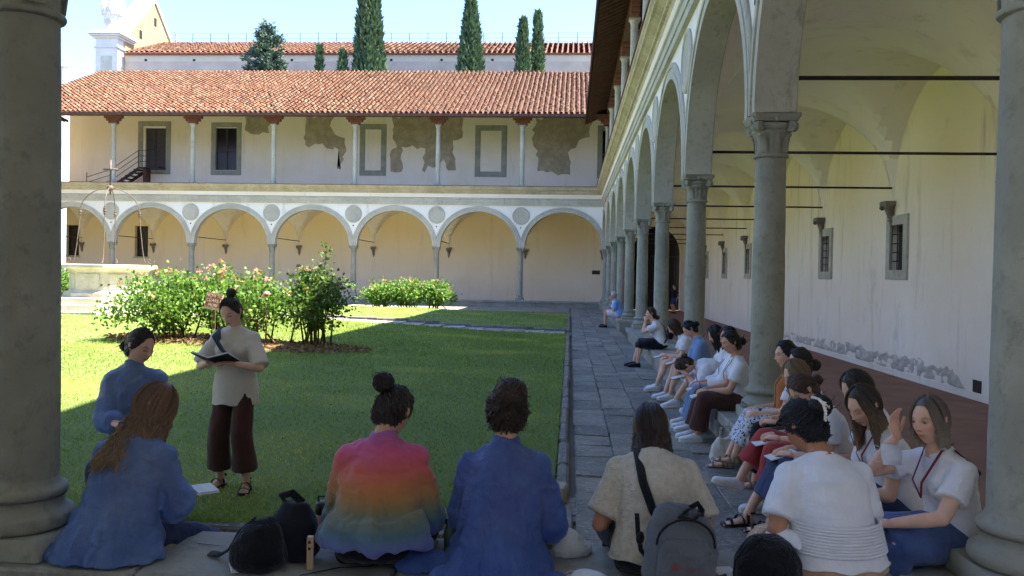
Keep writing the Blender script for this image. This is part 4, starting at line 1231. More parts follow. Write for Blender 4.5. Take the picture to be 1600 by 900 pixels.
# ------------------------------------------------------------------ people: one parametric figure
def skin_mat(name, c):
    t = NT(name)
    m = t.mix(1.0, t.attr('tint'), t.mix(t.ramp(t.noise(14, 4), .35, .65), tuple(x * .93 for x in c), tuple(min(1, x * 1.05) for x in c)), 'MULTIPLY')
    t.color(m); t.set(Roughness=.52); t.p.inputs['Specular IOR Level'].default_value = .35
    t.p.inputs['Subsurface Weight'].default_value = .12; t.p.inputs['Subsurface Radius'].default_value = (.02, .008, .004)
    return t.m
skin_mat('skin_fair', srgb(222, 178, 152)); skin_mat('skin_mid', srgb(205, 156, 126)); skin_mat('skin_tan', srgb(178, 126, 96))
t = NT('hair'); t.color(t.attr('tint')); t.set(Roughness=.42); t.p.inputs['Specular IOR Level'].default_value = .45; t.bump(t.noise(160, 2, .5, t.coord((1, 1, .15))), .25, .01)
def cloth(name, c1, c2=None, bump=.16, rough=.88, scale=9, sheen=.15, trans=0.0, crumple=0):
    t = NT(name)
    c2 = c2 or tuple(x * .9 for x in c1)
    c = t.mix(t.ramp(t.noise(scale, 5), .3, .7), c1, c2)
    t.color(c); t.set(Roughness=rough); t.p.inputs['Sheen Weight'].default_value = sheen; t.p.inputs['Specular IOR Level'].default_value = .2
    w1 = t.noise(16, 3, .5, t.coord((1, 1, 2.2), rot=(.4, .5, .2)), 1.4)
    rd = t.math('ABSOLUTE', t.math('SUBTRACT', w1, .5))
    w2 = t.noise(9, 3, .5, t.coord((2.2, 1, 1), rot=(.2, -.6, .5)), 1.0)
    rd2 = t.math('ABSOLUTE', t.math('SUBTRACT', w2, .5))
    h = t.math('ADD', t.math('MULTIPLY', t.ramp(rd, 0, .16), .5), t.math('ADD', t.math('MULTIPLY', t.ramp(rd2, 0, .14), .5), t.math('MULTIPLY', t.noise(260, 2), .12)))
    if crumple:
        vo = t.add('ShaderNodeTexVoronoi'); vo.inputs['Scale'].default_value = crumple; t.link(t.mix(.12, t.coord(), t.add('ShaderNodeTexNoise').outputs['Color']), vo.inputs['Vector'])
        vo2 = t.add('ShaderNodeTexVoronoi'); vo2.inputs['Scale'].default_value = crumple * 2.3; t.link(t.coord((1, 1, .7), rot=(.3, .2, .8)), vo2.inputs['Vector'])
        h = t.math('ADD', t.math('MULTIPLY', h, .5), t.math('ADD', t.math('MULTIPLY', vo.outputs['Distance'], 1.1), t.math('MULTIPLY', vo2.outputs['Distance'], .5)))
    t.bump(h, bump, .02)
    if trans:
        tr = t.add('ShaderNodeBsdfTranslucent'); t.link(c, tr.inputs['Color'])
        mx = t.add('ShaderNodeMixShader'); mx.inputs[0].default_value = trans
        t.link(t.p.outputs[0], mx.inputs[1]); t.link(tr.outputs[0], mx.inputs[2]); t.link(mx.outputs[0], t.out.inputs['Surface'])
    return t
cloth('tee_white', srgb(226, 226, 230)); cloth('tee_beige', srgb(212, 202, 186)); cloth('linen', srgb(214, 206, 190), srgb(196, 186, 166), .5, scale=30, trans=.15)
cloth('denim_shirt', srgb(120, 150, 190)); cloth('jeans', srgb(112, 138, 168), srgb(92, 118, 150)); cloth('navy', srgb(46, 58, 92)); cloth('slate_gown', srgb(74, 92, 134), srgb(60, 78, 120), .4, crumple=7); cloth('black_cloth', srgb(24, 25, 32)); cloth('brown_cloth', srgb(78, 50, 44))
cloth('red_cloth', srgb(164, 62, 62)); cloth('rust_scarf', srgb(178, 108, 58)); cloth('pink_cloth', srgb(190, 156, 156)); cloth('skirt_beige', srgb(198, 164, 132), srgb(186, 152, 120)); cloth('green_strap', srgb(42, 62, 60)); cloth('shirt_blue', srgb(122, 158, 214)); cloth('white_short', srgb(214, 214, 222))
cloth('grey_pack', srgb(98, 102, 106), srgb(88, 92, 96), .3); cloth('black_bag', srgb(18, 19, 24), None, .4); cloth('canvas', srgb(208, 204, 192), None, .6, crumple=10)
# thin translucent paper-like gown
def gown_mat(name, c1, c2):
    t = cloth(name, c1, c2, .75, .45, 5, .1, .4, 8)
    tp = t.add('ShaderNodeBsdfTransparent'); mx = t.add('ShaderNodeMixShader'); mx.inputs[0].default_value = .16
    src = t.out.inputs['Surface'].links[0].from_socket
    t.link(src, mx.inputs[1]); t.link(tp.outputs[0], mx.inputs[2]); t.link(mx.outputs[0], t.out.inputs['Surface'])
gown_mat('gown_blue', srgb(140, 168, 216), srgb(112, 142, 200)); gown_mat('gown_navy', srgb(104, 132, 196), srgb(80, 108, 176))
# patterned skirt
t = NT('pattern_skirt'); v_ = t.add('ShaderNodeTexVoronoi'); v_.inputs['Scale'].default_value = 42; t.link(t.coord(), v_.inputs['Vector'])
n_ = t.noise(34, 3, .6, None, 2.0)
t.color(t.mix(t.ramp(t.math('ADD', v_.outputs['Distance'], t.math('MULTIPLY', t.math('SUBTRACT', n_, .5), 1.2)), .34, .42), srgb(40, 48, 78), srgb(200, 204, 214))); t.set(Roughness=.85)
# rainbow shawl dyed in bands from neck to hem (object z)
t = NT('rainbow'); sx = t.add('ShaderNodeSeparateXYZ'); t.link(t.coord(), sx.inputs[0])
mr = t.add('ShaderNodeMapRange'); mr.inputs[1].default_value = .42; mr.inputs[2].default_value = .97; t.link(t.math('ADD', sx.outputs[2], t.math('MULTIPLY', t.math('SUBTRACT', t.noise(3, 3), .5), .05)), mr.inputs[0])
cr_ = t.add('ShaderNodeValToRGB'); t.link(mr.outputs[0], cr_.inputs[0]); el = cr_.color_ramp.elements
stops = [(0, (112, 96, 170)), (.1, (92, 100, 160)), (.24, (74, 104, 112)), (.36, (110, 112, 84)), (.48, (160, 116, 66)), (.6, (186, 108, 66)), (.72, (194, 88, 84)), (.85, (190, 76, 112)), (1, (150, 76, 132))]
el[0].position, el[0].color = stops[0][0], lin(srgb(*stops[0][1])); el[1].position, el[1].color = 1, lin(srgb(*stops[-1][1]))
for p_, c_ in stops[1:-1]:
    e_ = el.new(p_); e_.color = lin(srgb(*c_))
t.link(cr_.outputs[0], t.p.inputs['Base Color']); t.set(Roughness=.9); t.p.inputs['Sheen Weight'].default_value = .2; t.bump(t.noise(26, 4, .6, None, .8), .4, .015)
simple('shoe_white', srgb(222, 222, 224), srgb(206, 206, 208), 20, .6); simple('shoe_sole', srgb(206, 204, 198), None, rough=.7); simple('shoe_black', srgb(22, 22, 26), None, rough=.6); simple('shoe_tan', srgb(150, 138, 122), None, rough=.7)
simple('strap_dark', srgb(30, 27, 28), None, rough=.6); simple('paper', srgb(226, 224, 220), srgb(212, 212, 210), 12, .8); simple('book_black', srgb(24, 24, 28), None, rough=.6); simple('plastic_black', srgb(20, 20, 22), None, rough=.35); simple('plastic_pink', srgb(196, 150, 150), None, rough=.3)
simple('eye_white', srgb(186, 176, 170), None, rough=.25); simple('iris', srgb(62, 52, 44), None, rough=.2); simple('pearl', srgb(232, 226, 212), None, rough=.3); simple('mask_white', srgb(228, 230, 234), srgb(216, 218, 224), 30, .9); simple('card', srgb(186, 158, 122), None, rough=.8); simple('lanyard_red', srgb(120, 34, 52), None, rough=.7); simple('cup_green', srgb(82, 100, 78), None, rough=.5); simple('logo_red', srgb(150, 62, 66), None, rough=.7)

def remesh(mb, voxel, smooth=6, factor=.5):
    me = mb.mesh('tmp', 'paper'); o = bpy.data.objects.new('tmp', me); COL.objects.link(o)
    m = o.modifiers.new('r', 'REMESH'); m.mode = 'VOXEL'; m.voxel_size = voxel
    if smooth:
        s = o.modifiers.new('s', 'SMOOTH'); s.iterations = smooth; s.factor = factor
    dg = bpy.context.evaluated_depsgraph_get()
    r_ = bpy.data.meshes.new_from_object(o.evaluated_get(dg))
    bpy.data.objects.remove(o); bpy.data.meshes.remove(me)
    return r_
def getv(me):
    V = np.zeros(len(me.vertices) * 3, np.float32); me.vertices.foreach_get('co', V); N = np.zeros_like(V); me.vertices.foreach_get('normal', N)
    return V.reshape(-1, 3).astype(float), N.reshape(-1, 3).astype(float)
def setv(me, V): me.vertices.foreach_set('co', V.astype(np.float32).ravel()); me.update()
def finish(me, mat, name, parent, smooth=True):
    me.name = name; me.materials.clear(); me.materials.append(MATS[mat])
    me.polygons.foreach_set('use_smooth', np.ones(len(me.polygons), bool)); me.update()
    return obj(name, me, parent)
def folds(me, amp, freq, seed=0, ridge=True):
    V, N = getv(me)
    d = fbm(V * np.asarray(freq), seed, 3)
    if ridge: d = (1 - 2 * np.abs(d)) * .7 + .3 * fbm(V * np.asarray(freq) * 2.3, seed + 5, 2)
    setv(me, V + N * (d * amp)[:, None])

def nrm(v):
    v = np.asarray(v, float); return v / (np.linalg.norm(v) + 1e-12)
def ik(a, c, l1, l2, hint):
    a = np.asarray(a, float); c = np.asarray(c, float); d = c - a; L = np.linalg.norm(d)
    if L > (l1 + l2) * .995: c = a + d / L * (l1 + l2) * .995; d = c - a; L = np.linalg.norm(d)
    x = (l1 * l1 - l2 * l2 + L * L) / (2 * L); h = math.sqrt(max(0, l1 * l1 - x * x)); dn = d / L
    hn = np.asarray(hint, float); hn = hn - dn * hn.dot(dn); hn = nrm(hn)
    return a + dn * x + hn * h, c
def rotm(pitch=0, yaw=0, roll=0):
    """head: pitch > 0 looks down, yaw > 0 turns to the person's left, roll > 0 tilts to the right shoulder"""
    return np.array((Matrix.Rotation(yaw, 3, 'Z') @ Matrix.Rotation(-pitch, 3, 'X') @ Matrix.Rotation(roll, 3, 'Y')))

HA, HB, HC = .073, .091, .116
def head_mb(mb, ctr, Rm, neck_base, k=1.0, lips=(.74, .42, .41), brow=(.30, .22, .18), eyes_closed=False, blush=.16):
    nu, nv = 80, 64
    # denser meridians on the face
    w = np.linspace(-1, 1, nu, endpoint=False); az = w * math.pi * (.62 + .38 * np.abs(w) ** 1.3)      # 0 = front
    el = np.linspace(-.985, .985, nv) * math.pi / 2
    A, E = np.meshgrid(az, el); A = A.ravel(); E = E.ravel()
    x = HA * np.sin(A) * np.cos(E); y = HB * np.cos(A) * np.cos(E); z = HC * np.sin(E)
    f = np.clip(y / HB, 0, 1); t = np.clip(-z / HC, 0, 1)
    x *= 1 - .34 * t ** 1.7 * (.35 + .65 * f) + .05 * np.clip(z / HC, 0, 1)
    y = np.where(y < 0, y * (1 - .55 * t ** 1.4) * 1.04, y)
    flat = f ** 2
    y -= .006 * flat * (z > 0) * (z / HC) ** 2
    G = lambda cx, cz, sx, sz: np.exp(-((x - cx) / sx) ** 2 - ((z - cz) / sz) ** 2) * (y > 0)
    dy = np.zeros_like(y)
    rz = np.clip((.016 - z) / .052, 0, 1)
    dy += np.where((z < .018) & (z > -.040), 1, 0) * np.exp(-(x / (.0085 + .006 * rz)) ** 2) * (.004 + .019 * rz ** 1.3) * (y > 0) * np.clip((z + .040) / .009, 0, 1)
    dy += .004 * (G(.012, -.032, .006, .007) + G(-.012, -.032, .006, .007))
    dy -= .0105 * (G(.032, .006, .017, .0125) + G(-.032, .006, .017, .0125))
    dy += .0045 * (G(.03, .026, .022, .008) + G(-.03, .026, .022, .008))
    dy += .005 * (G(.043, -.022, .017, .02) + G(-.043, -.022, .017, .02))
    dy += .0075 * G(0, -.057, .020, .006) + .0080 * G(0, -.070, .017, .0065) - .004 * G(0, -.0635, .022, .0022)
    dy -= .004 * G(0, -.083, .02, .006); dy += .010 * G(0, -.102, .02, .014)
    y = y + dy
    V = np.stack([x, y, z], 1)
    C = np.ones((len(V), 3))
    lip = np.clip(np.exp(-((x) / .021) ** 4 - ((z + .0635) / .0098) ** 4) * (y > .05), 0, 1)[:, None]
    C = C * (1 - lip) + lip * np.array(lips)
    for s in (-1, 1):
        bz = .0285 - 1.6 * (np.abs(x) - .034) ** 2 / .04 * 1.0
        b_ = np.exp(-((x - s * .034) / .0175) ** 4 - ((z - bz) / .0042) ** 4)[:, None] * (y > 0)[:, None]
        C = C * (1 - .7 * b_) + .7 * b_ * np.array(brow)
        lz = (.000 if eyes_closed else .0105) - 14 * (x - s * .031) ** 2
        e_ = np.exp(-((x - s * .031) / .0145) ** 4 - ((z - lz) / .0042) ** 2)[:, None] * (y > 0)[:, None]
        C = C * (1 - .9 * e_) + .9 * e_ * np.array((.07, .05, .05))
        no = np.exp(-((x - s * .0085) / .0055) ** 2 - ((z + .039) / .0035) ** 2)[:, None] * (y > 0)[:, None]; C = C * (1 - .55 * no)  # shade inside the nostrils painted as dark spots
        sk = np.exp(-((x - s * .03) / .02) ** 2 - ((z - .006) / .012) ** 2)[:, None] * (y > 0)[:, None]; C = C * (1 - sk * np.array((.10, .16, .16)))  # eye socket shade painted into the skin tint
        ck = np.exp(-((x - s * .042) / .02) ** 2 - ((z + .03) / .018) ** 2)[:, None] * (y > 0)[:, None]
        C = C * (1 - blush * ck * np.array((0, 1, 1)))
    nu_ = nu; F = []
    for i in range(nv - 1):
        for j in range(nu_):
            j2 = (j + 1) % nu_; F.append((i * nu_ + j2, i * nu_ + j, (i + 1) * nu_ + j, (i + 1) * nu_ + j2))
    F.append(tuple(range(nu_))); F.append(tuple((nv - 1) * nu_ + j for j in range(nu_ - 1, -1, -1)))
    mb.add((V * k) @ Rm.T + ctr, F, col=C)
    for s in (-1, 1):      # ears
        q = MB(); q.loft([(s * .068, -.002, -.028), (s * .076, -.008, -.02), (s * .081, -.014, .002), (s * .080, -.016, .022), (s * .072, -.010, .03)], [.007, .011, .016, .015, .006], [.003, .005, .006, .006, .003], side=(0, 1, 0), n=8)
        mb.add((q.v[0] * k) @ Rm.T + ctr, q.f, col=(1, .9, .88))
    jb = ctr + Rm @ (np.array((0, -.022, -.055)) * k); nb = np.asarray(neck_base)
    mb.loft([jb, jb * .6 + nb * .4, jb * .25 + nb * .75, nb - (jb - nb) * .25], [.05 * k, .047 * k, .05 * k, .075 * k], [.052 * k, .05 * k, .052 * k, .07 * k], side=Rm @ np.array((1, 0, 0)), n=18, col=(.97, .94, .92))

def eye(parent, ctr, Rm, k, s, look=(0, 0), skin='skin_fair'):
    c = ctr + Rm @ (np.array((s * .0315, .0715, .006)) * k)
    b = MB(); b.ball((0, 0, 0), .0108 * k, 14, 10)
    b.v = [v @ Rm.T for v in b.v]
    g = nrm(Rm @ np.array((look[0], 1, look[1]))); p = g * .0096 * k
    b.loft([p, p + g * .0016 * k], [.0074 * k, .006 * k], n=12, tang=g, mi=1)
    b.v = [v + c for v in b.v]
    e_ = b.build('eye', ['eye_white', 'iris'], parent, smooth=True)
    l = MB(); l.ball((0, 0, 0), .0122 * k, 18, 14); V = l.v[0]
    fs = [f for f in l.f if len(f) == 4 and (V[list(f)].mean(0)[2] / (.0122 * k) > .16 + look[1] or V[list(f)].mean(0)[2] / (.0122 * k) < -.42)]
    q = MB(); q.add(V @ Rm.T + c, fs); q.build('eyelid', skin, e_, smooth=True, color=True)


def hairline(a):
    """lowest elevation covered by hair at azimuth a (0 = front)"""
    a = np.abs(a)
    return np.interp(a, [0, .5, .95, 1.25, 1.6, 2.1, 3.15], [R(47), R(43), R(20), R(2), R(-8), R(-38), R(-46)])
def scalp(a, e, f=1.05):
    a = np.asarray(a); e = np.asarray(e)
    x = HA * np.sin(a) * np.cos(e); y = HB * np.cos(a) * np.cos(e); z = HC * np.sin(e)
    y = np.where(y < 0, y * 1.05, y)
    t = np.clip(-z / HC, 0, 1); y = np.where(y < 0, y * (1 - .4 * t), y)
    return np.stack([x * f * 1.02, y * f, z * f], -1)
def hair_mesh(style, N, col, col2, r_, k=1.0, length=.3, wave=.0, part=.0, rad=.0055, bun=None, front=.95, fall_back=0.0, messy=.004, vol=0.05, forward=0.0, bunr=.045):
    mb = MB(); col = np.array(col); col2 = np.array(col2)
    # underlying cap
    az = np.linspace(-math.pi, math.pi, 40, endpoint=False); lv = np.linspace(0, 1, 13); V = []
    for l in lv:
        e = hairline(az) * (1 - l) + R(89) * l
        V.append(scalp(az, e, 1.035 + .03 * min(1, l * 4) + vol * .35 * min(1, l * 3)))
    n = 40; F = [(i * n + (j + 1) % n, i * n + j, (i + 1) * n + j, (i + 1) * n + (j + 1) % n) for i in range(len(lv) - 1) for j in range(n)]
    mb.add(np.concatenate(V), F, col=col * .75)
    def strand(P, c0, c1, r0):
        P = np.asarray(P); m = len(P)
        rr = r0 * np.concatenate([[.7], np.linspace(1, .85, m - 3), [.6, .2]])
        cc = c0 + (c1 - c0) * np.clip(np.linspace(-.2, 1.1, m), 0, 1)[:, None] ** 1.3
        mb.loft(P, rr * 1.35, rr * .6, side=(.3, .5, .8), n=4, col=np.repeat(cc, 4, axis=0), cap=False)
    for i in range(N):
        j = r_.uniform(.72, 1.3); c0 = col * j; c1 = (col2 if style != 'up' else col) * j * r_.uniform(.9, 1.15)
        sgn = 1 if r_.uniform() < .5 else -1
        if style in ('down', 'bob'):
            a = sgn * r_.uniform(front, math.pi); e1 = R(-12) if abs(a) < 1.9 else R(-25)
            top = R(86) if r_.uniform() > .25 else R(60)
            es = np.linspace(top, e1, 7); lay = r_.uniform(1.06, 1.12 + vol)
            a0 = a * np.linspace(.55 if abs(a) < 1.6 else .9, 1, 7)
            P = scalp(a0, es, lay); P[:, 0] += part * np.linspace(1, 0, 7)
            L = length * r_.uniform(.8, 1.08); m = 9
            d = np.array((math.sin(a) * .05, math.cos(a) * .05 - fall_back + forward, -1.0)); d = d / np.linalg.norm(d)
            s = np.linspace(0, 1, m)[1:, None] * L
            ph = r_.uniform(0, 6.28)
            Q = P[-1] + s * d
            if wave:
                Q[:, 0] += wave * np.sin(s[:, 0] * 38 + ph) * np.linspace(.3, 1, m - 1); Q[:, 1] += wave * np.cos(s[:, 0] * 33 + ph * 1.7) * np.linspace(.3, 1, m - 1)
            if style == 'bob': Q[:, :2] *= (1 - .22 * np.linspace(0, 1, m - 1) ** 2)[:, None]
            P = np.concatenate([P, Q + r_.normal(0, messy, Q.shape)])
            strand(P, c0, c1, rad * r_.uniform(.7, 1.3))
        else:      # gathered to a point
            a = sgn * r_.uniform(0, math.pi); e0 = float(hairline(a)); B = np.array(bun)
            p0 = scalp(a, e0 + R(2), 1.05); q = nrm(p0 / np.array((HA, HB, HC))); b_ = nrm(B / np.array((HA, HB, HC)))
            om = math.acos(np.clip(q.dot(b_), -1, 1)); so = math.sin(om) + 1e-6
            lay = r_.uniform(1.06, 1.10 + vol); P = []
            for s in np.linspace(0, 1, 8):
                g = (math.sin((1 - s) * om) * q + math.sin(s * om) * b_) / so
                P.append(g * np.array((HA * 1.02, HB * 1.03, HC)) * (1.05 + (lay - 1.05) * math.sin(math.pi * min(1, s * 1.2) * .8)))
            P = np.array(P) + r_.normal(0, messy, (8, 3)); strand(P, c0, c0, rad * r_.uniform(.7, 1.3))
    if bun is not None:
        B = np.array(bun); o = nrm(B); cB = B + o * bunr * .5
        mb.ball(cB, bunr * .85, 12, 9, col=col * .7)
        for i in range(int(N * .5)):
            ax = nrm(r_.normal(0, 1, 3) + o * .8); u = nrm(np.cross(ax, (.3, .2, .9))); v = np.cross(ax, u); rr = bunr * r_.uniform(.85, 1.12); h = r_.uniform(-.6, .6) * bunr; a0 = r_.uniform(0, 6.28); sp = r_.uniform(1.5, 3.2)
            P = [cB + ax * h + (u * math.cos(a0 + s) + v * math.sin(a0 + s)) * math.sqrt(max(1e-6, rr * rr - h * h)) for s in np.linspace(0, sp, 9)]
            if r_.uniform() < messy * 6: P[-2] = P[-2] + o * .02 + r_.normal(0, .012, 3); P[-1] = P[-2] + o * .02 + r_.normal(0, .015, 3)
            j = r_.uniform(.7, 1.35); strand(P, col * j, col2 * j, rad * r_.uniform(.7, 1.2))
    return mb

def hand(mb, wrist, d, up, side, k=1.0, curl=.6, spread=.12, col=(1, .93, .9)):
    """palm and five fingers; d along the hand, up = back of the hand, side = +1 right hand"""
    d = nrm(d); up = nrm(np.asarray(up) - d * np.dot(up, d)); s = np.cross(d, up) * side     # towards little finger
    w = np.asarray(wrist, float)
    mb.loft([w - d * .02 * k, w + d * .015 * k, w + d * .05 * k, w + d * .085 * k], [.024 * k, .03 * k, .039 * k, .037 * k], [.02 * k, .019 * k, .016 * k, .013 * k], side=s, n=12, col=col)
    for i, (o, L) in enumerate(((-.028, .072), (-.0095, .08), (.0095, .074), (.027, .058))):
        p = w + d * .08 * k + s * o * k; a = 0; q = [p - d * .012 * k]; rr = [.0085]
        dirv = nrm(d + s * o * 4 * spread)
        q.append(p); rr.append(.0088)
        for j, fr_ in enumerate((.45, .3, .25)):
            a += curl * (.7, .8, .55)[j]
            v = dirv * math.cos(a) - up * math.sin(a)
            p = p + v * L * fr_ * k; q.append(p); rr.append((.0082, .0075, .005)[j])
        mb.loft(q, np.array(rr) * k, side=s, n=7, col=col)
    p = w + d * .02 * k - s * .024 * k; v0 = nrm(d * .75 - s * .7 - up * .25); v1 = nrm(d * .95 - s * .15 - up * .35)
    mb.loft([p, p + v0 * .032 * k, p + v0 * .034 * k + v1 * .025 * k, p + v0 * .034 * k + v1 * .05 * k], np.array((.014, .011, .0095, .006)) * k, side=up, n=7, col=col)

def shoe(parent, ankle, yaw, pitch, kind, k=1.0):
    M4 = Matrix.Translation(ankle) @ Matrix.Rotation(yaw, 4, 'Z') @ Matrix.Rotation(pitch, 4, 'X') @ Matrix.Scale(k, 4)
    ys = [-.062, -.05, -.02, .02, .06, .1, .14, .17, .185]
    if kind in ('sneaker', 'black'):
        up = ('shoe_white', 'shoe_sole') if kind == 'sneaker' else ('shoe_black', 'shoe_black')
        hh = [.055, .07, .082, .08, .066, .052, .044, .036, .02]; ww = [.02, .032, .037, .038, .041, .044, .043, .034, .014]
        b = MB(); b.loft([(0, y, -.075 + h * .5 + .012) for y, h in zip(ys, hh)], ww, [h * .55 for h in hh], n=14, tang=(0, 1, 0), sq=.85); b.xf(M4)
        s = b.build('shoe', up[0], parent, smooth=True)
        b = MB(); b.loft([(0, y, -.068) for y in ys], [w + .004 for w in ww], [.012] * 9, n=14, tang=(0, 1, 0), sq=.6); b.xf(M4); b.build('sole', up[1], s, smooth=True)
        if kind == 'sneaker':
            b = MB()
            for q in range(4):
                y = .035 + q * .022; z = -.075 + .087 - q * .011
                b.loft([(-.024, y, z - .016), (0, y + .004, z), (.024, y, z - .016)], .0035, n=5)
            b.xf(M4); b.build('laces', 'shoe_sole', s)
    else:
        mat = 'strap_dark' if kind == 'sandal' else 'shoe_tan'
        b = MB(); b.loft([(0, y, -.069) for y in ys], [.03, .036, .038, .037, .04, .044, .045, .04, .022], [.009] * 9, n=14, tang=(0, 1, 0), sq=.6); b.xf(M4); s = b.build('sandal', mat, parent, smooth=True)
        b = MB()
        for y, w, h, tl in ((.12, .047, .036, 0), (.05, .042, .062, .2), (.0, .042, .085, 0)):
            an_ = np.linspace(-.1, math.pi + .1, 13)
            b.loft([(w * math.cos(x), y + tl * .1 * math.cos(x), -.066 + h * math.sin(x) * 1.0) for x in an_], .011, .003, side=(0, 1, 0), n=6)
        b.loft([(.035 * math.cos(x), -.02 - .042 * math.sin(x), .012) for x in np.linspace(0, math.pi, 9)], .004, .009, side=(1, 0, 0), n=6)
        b.xf(M4); b.build('strap', mat, s, smooth=True)

def foot_mb(mb, ankle, yaw, pitch, k=1.0):
    M3 = np.array((Matrix.Rotation(yaw, 3, 'Z') @ Matrix.Rotation(pitch, 3, 'X')))
    b = MB(); b.loft([(0, -.05, -.04), (0, -.02, -.028), (0, .03, -.03), (0, .08, -.042), (0, .13, -.05), (0, .15, -.052)], [.026, .032, .034, .038, .04, .036], [.026, .036, .03, .02, .012, .009], n=12, tang=(0, 1, 0))
    mb.add((b.v[0] * k) @ M3.T + np.asarray(ankle), b.f)
    for i in range(5):
        b = MB(); x = (-.03, -.012, .003, .017, .03)[i]; L = (.03, .03, .027, .023, .018)[i]
        b.capsule((x, .142, -.054), (x, .142 + L, -.056), .0085 if i else .011, .007 if i else .009, 7)
        mb.add((b.v[0] * k) @ M3.T + np.asarray(ankle), b.f)

PEOPLE = {}
def person(key, label, pos, face, seat=BENCH, zb=0.0, hipz=None, lean=12, side=0, head=(20, 0, 0), hands=None, feet=None, footyaw=(0, 0), footpitch=(0, 0), knees=None, k=1.0, w=1.0,
           skin='skin_mid', top='tee_white', sleeve=.62, toplen=0.0, tight=1.0, bottom=('trousers', 'jeans', .9), shoes='sneaker', hair=None, eyes=None, vox=.012, gown=None, group='students sitting and standing in the cloister', hcurl=.7, seed=0, hup=None, elbow=None, cat='person', hip_fwd=0.0, neck=1.0, brow=(.30, .22, .18), hdir=None):
    r_ = np.random.default_rng(1000 + seed)
    root = thing('person', label, cat, (pos[0], pos[1], zb), R(face), group)
    hz = hipz if hipz is not None else seat + .085 * w
    dirv = lambda a: np.array((math.sin(R(side)) * math.cos(R(a)), math.sin(R(a)), math.cos(R(a)) * math.cos(R(side))))
    P0 = np.array((0, hip_fwd, hz)); P1 = P0 + dirv(lean * .5) * .16 * k; P2 = P1 + dirv(lean) * .16 * k; P3 = P2 + dirv(lean * 1.35) * .15 * k
    SH = P2 + dirv(lean * 1.2) * .085 * k
    sw = .155 * k * (.5 + .5 * w)
    shl = {1: SH + np.array((sw, 0, -.03 * k)), -1: SH + np.array((-sw, 0, -.03 * k))}
    hp, hy, hr = [R(x) for x in head]
    Rm = rotm(hp, hy, hr)
    NK = P3 + dirv(lean * .9 + head[0] * .35) * .075 * k * neck
    HCtr = NK + Rm @ (np.array((0, .028, .075)) * k)
    hands = hands or {1: (.12, .30, seat + .22), -1: (-.12, .30, seat + .22)}
    feet = feet or {1: (.1, .42, .085), -1: (-.1, .42, .085)}
    el = {}; wr = {}
    for s in (1, -1):
        hint = (elbow or {}).get(s, (s * .42, -.6, -.75))
        el[s], wr[s] = ik(shl[s], hands[s], .265 * k, .235 * k, hint)
    hip = {s: P0 + np.array((s * .088 * k * w, .01, -.005)) for s in (1, -1)}; kn = {}; an = {}
    for s in (1, -1):
        hint = (knees or {}).get(s, (s * .25, .6, 1.0) if hipz is None else (s * .05, 1, 0))
        kn[s], an[s] = ik(hip[s], feet[s], .40 * k, .385 * k, hint)
    # ---- skin: torso, limbs in one remeshed surface, then head and hands
    b = MB()
    def torso(mb, g, neckr=.05, low=-.06, hem=False):
        cs = [P0 + np.array((0, 0, low)), P0 if low < -.01 else P0 + np.array((0, 0, low + .01)), P0 * .5 + P1 * .5, P1, P1 * .5 + P2 * .5, P2, SH, P3]
        rx = np.array([.150 * w, .172 * w, .158 * w, .136 * w, .140 * (w * .8 + .2), .148 * (w * .7 + .3), .125, neckr]) * k * g
        if hem: rx[0] = rx[1] * 1.05
        ry = np.array([(.136 if hem else .11) * w, .125 * w, .115 * w, .103 * w, .108 * (w * .8 + .2), .108 * (w * .7 + .3), .078, neckr]) * k * g
        mb.loft(cs, rx, ry, side=(1, 0, 0), n=18)
        for s in (1, -1):
            mb.capsule(P2 + np.array((s * .05, 0, .02)), shl[s], .078 * k * g, .056 * k * g)
            mb.capsule(P3 + np.array((0, 0, -.01)) * 1, shl[s] * .75 + P3 * .25, .045 * k * g, .045 * k * g)
            mb.ball(P2 + np.array((s * .062, .075, -.035)) * k, .062 * k * g * (w * .6 + .4), 10, 7)
    torso(b, .9)
    for s in (1, -1):
        b.loft([shl[s], shl[s] * .6 + el[s] * .4, el[s]], np.array([.05, .045, .037]) * k * (.5 + .5 * w), n=12); b.ball(el[s], .0375 * k * (.5 + .5 * w), 10, 7)
        b.loft([el[s], el[s] * .7 + wr[s] * .3, wr[s]], np.array([.037, .038, .025]) * k * (.6 + .4 * w), n=12)
        b.loft([hip[s], hip[s] * .5 + kn[s] * .5, kn[s]], np.array([.085 * w, .075 * w, .054]) * k, n=12); b.ball(kn[s], .054 * k, 10, 7)
        b.loft([kn[s], kn[s] * .65 + an[s] * .35 + np.array((0, -.012, 0)), kn[s] * .25 + an[s] * .75, an[s] + np.array((0, 0, -.03))], np.array([.053, .053, .038, .034]) * k, n=12)
    bm = remesh(b, vox, 5)
    V, N_ = getv(bm); fb = MB()
    F = [tuple(p.vertices) for p in bm.polygons]; bpy.data.meshes.remove(bm)
    fb.add(V, F)
    head_mb(fb, HCtr, Rm, P3, k * 1.0, eyes_closed=eyes is None, brow=brow)
    for s in (1, -1):
        up = (hup or {}).get(s, (s * .3, .1, 1)); hd = wr[s] - el[s]
        hd = nrm(hd) + np.array((-s * .5, .1, 0)) if hipz is None else nrm(hd)
        if hdir and s in hdir: hd = np.array(hdir[s], float)
        hand(fb, wr[s], hd, up, s, k * .97, hcurl)
        if shoes in ('sandal', 'flat', 'bare'): foot_mb(fb, an[s] + np.array((0, 0, -.02)), R(footyaw[0 if s > 0 else 1]), R(footpitch[0 if s > 0 else 1]), k)
    fb.build('body', skin, root, smooth=True, color=True)
    if eyes is not None:
        for s in (1, -1): eye(root, HCtr, Rm, k, s, eyes, skin)
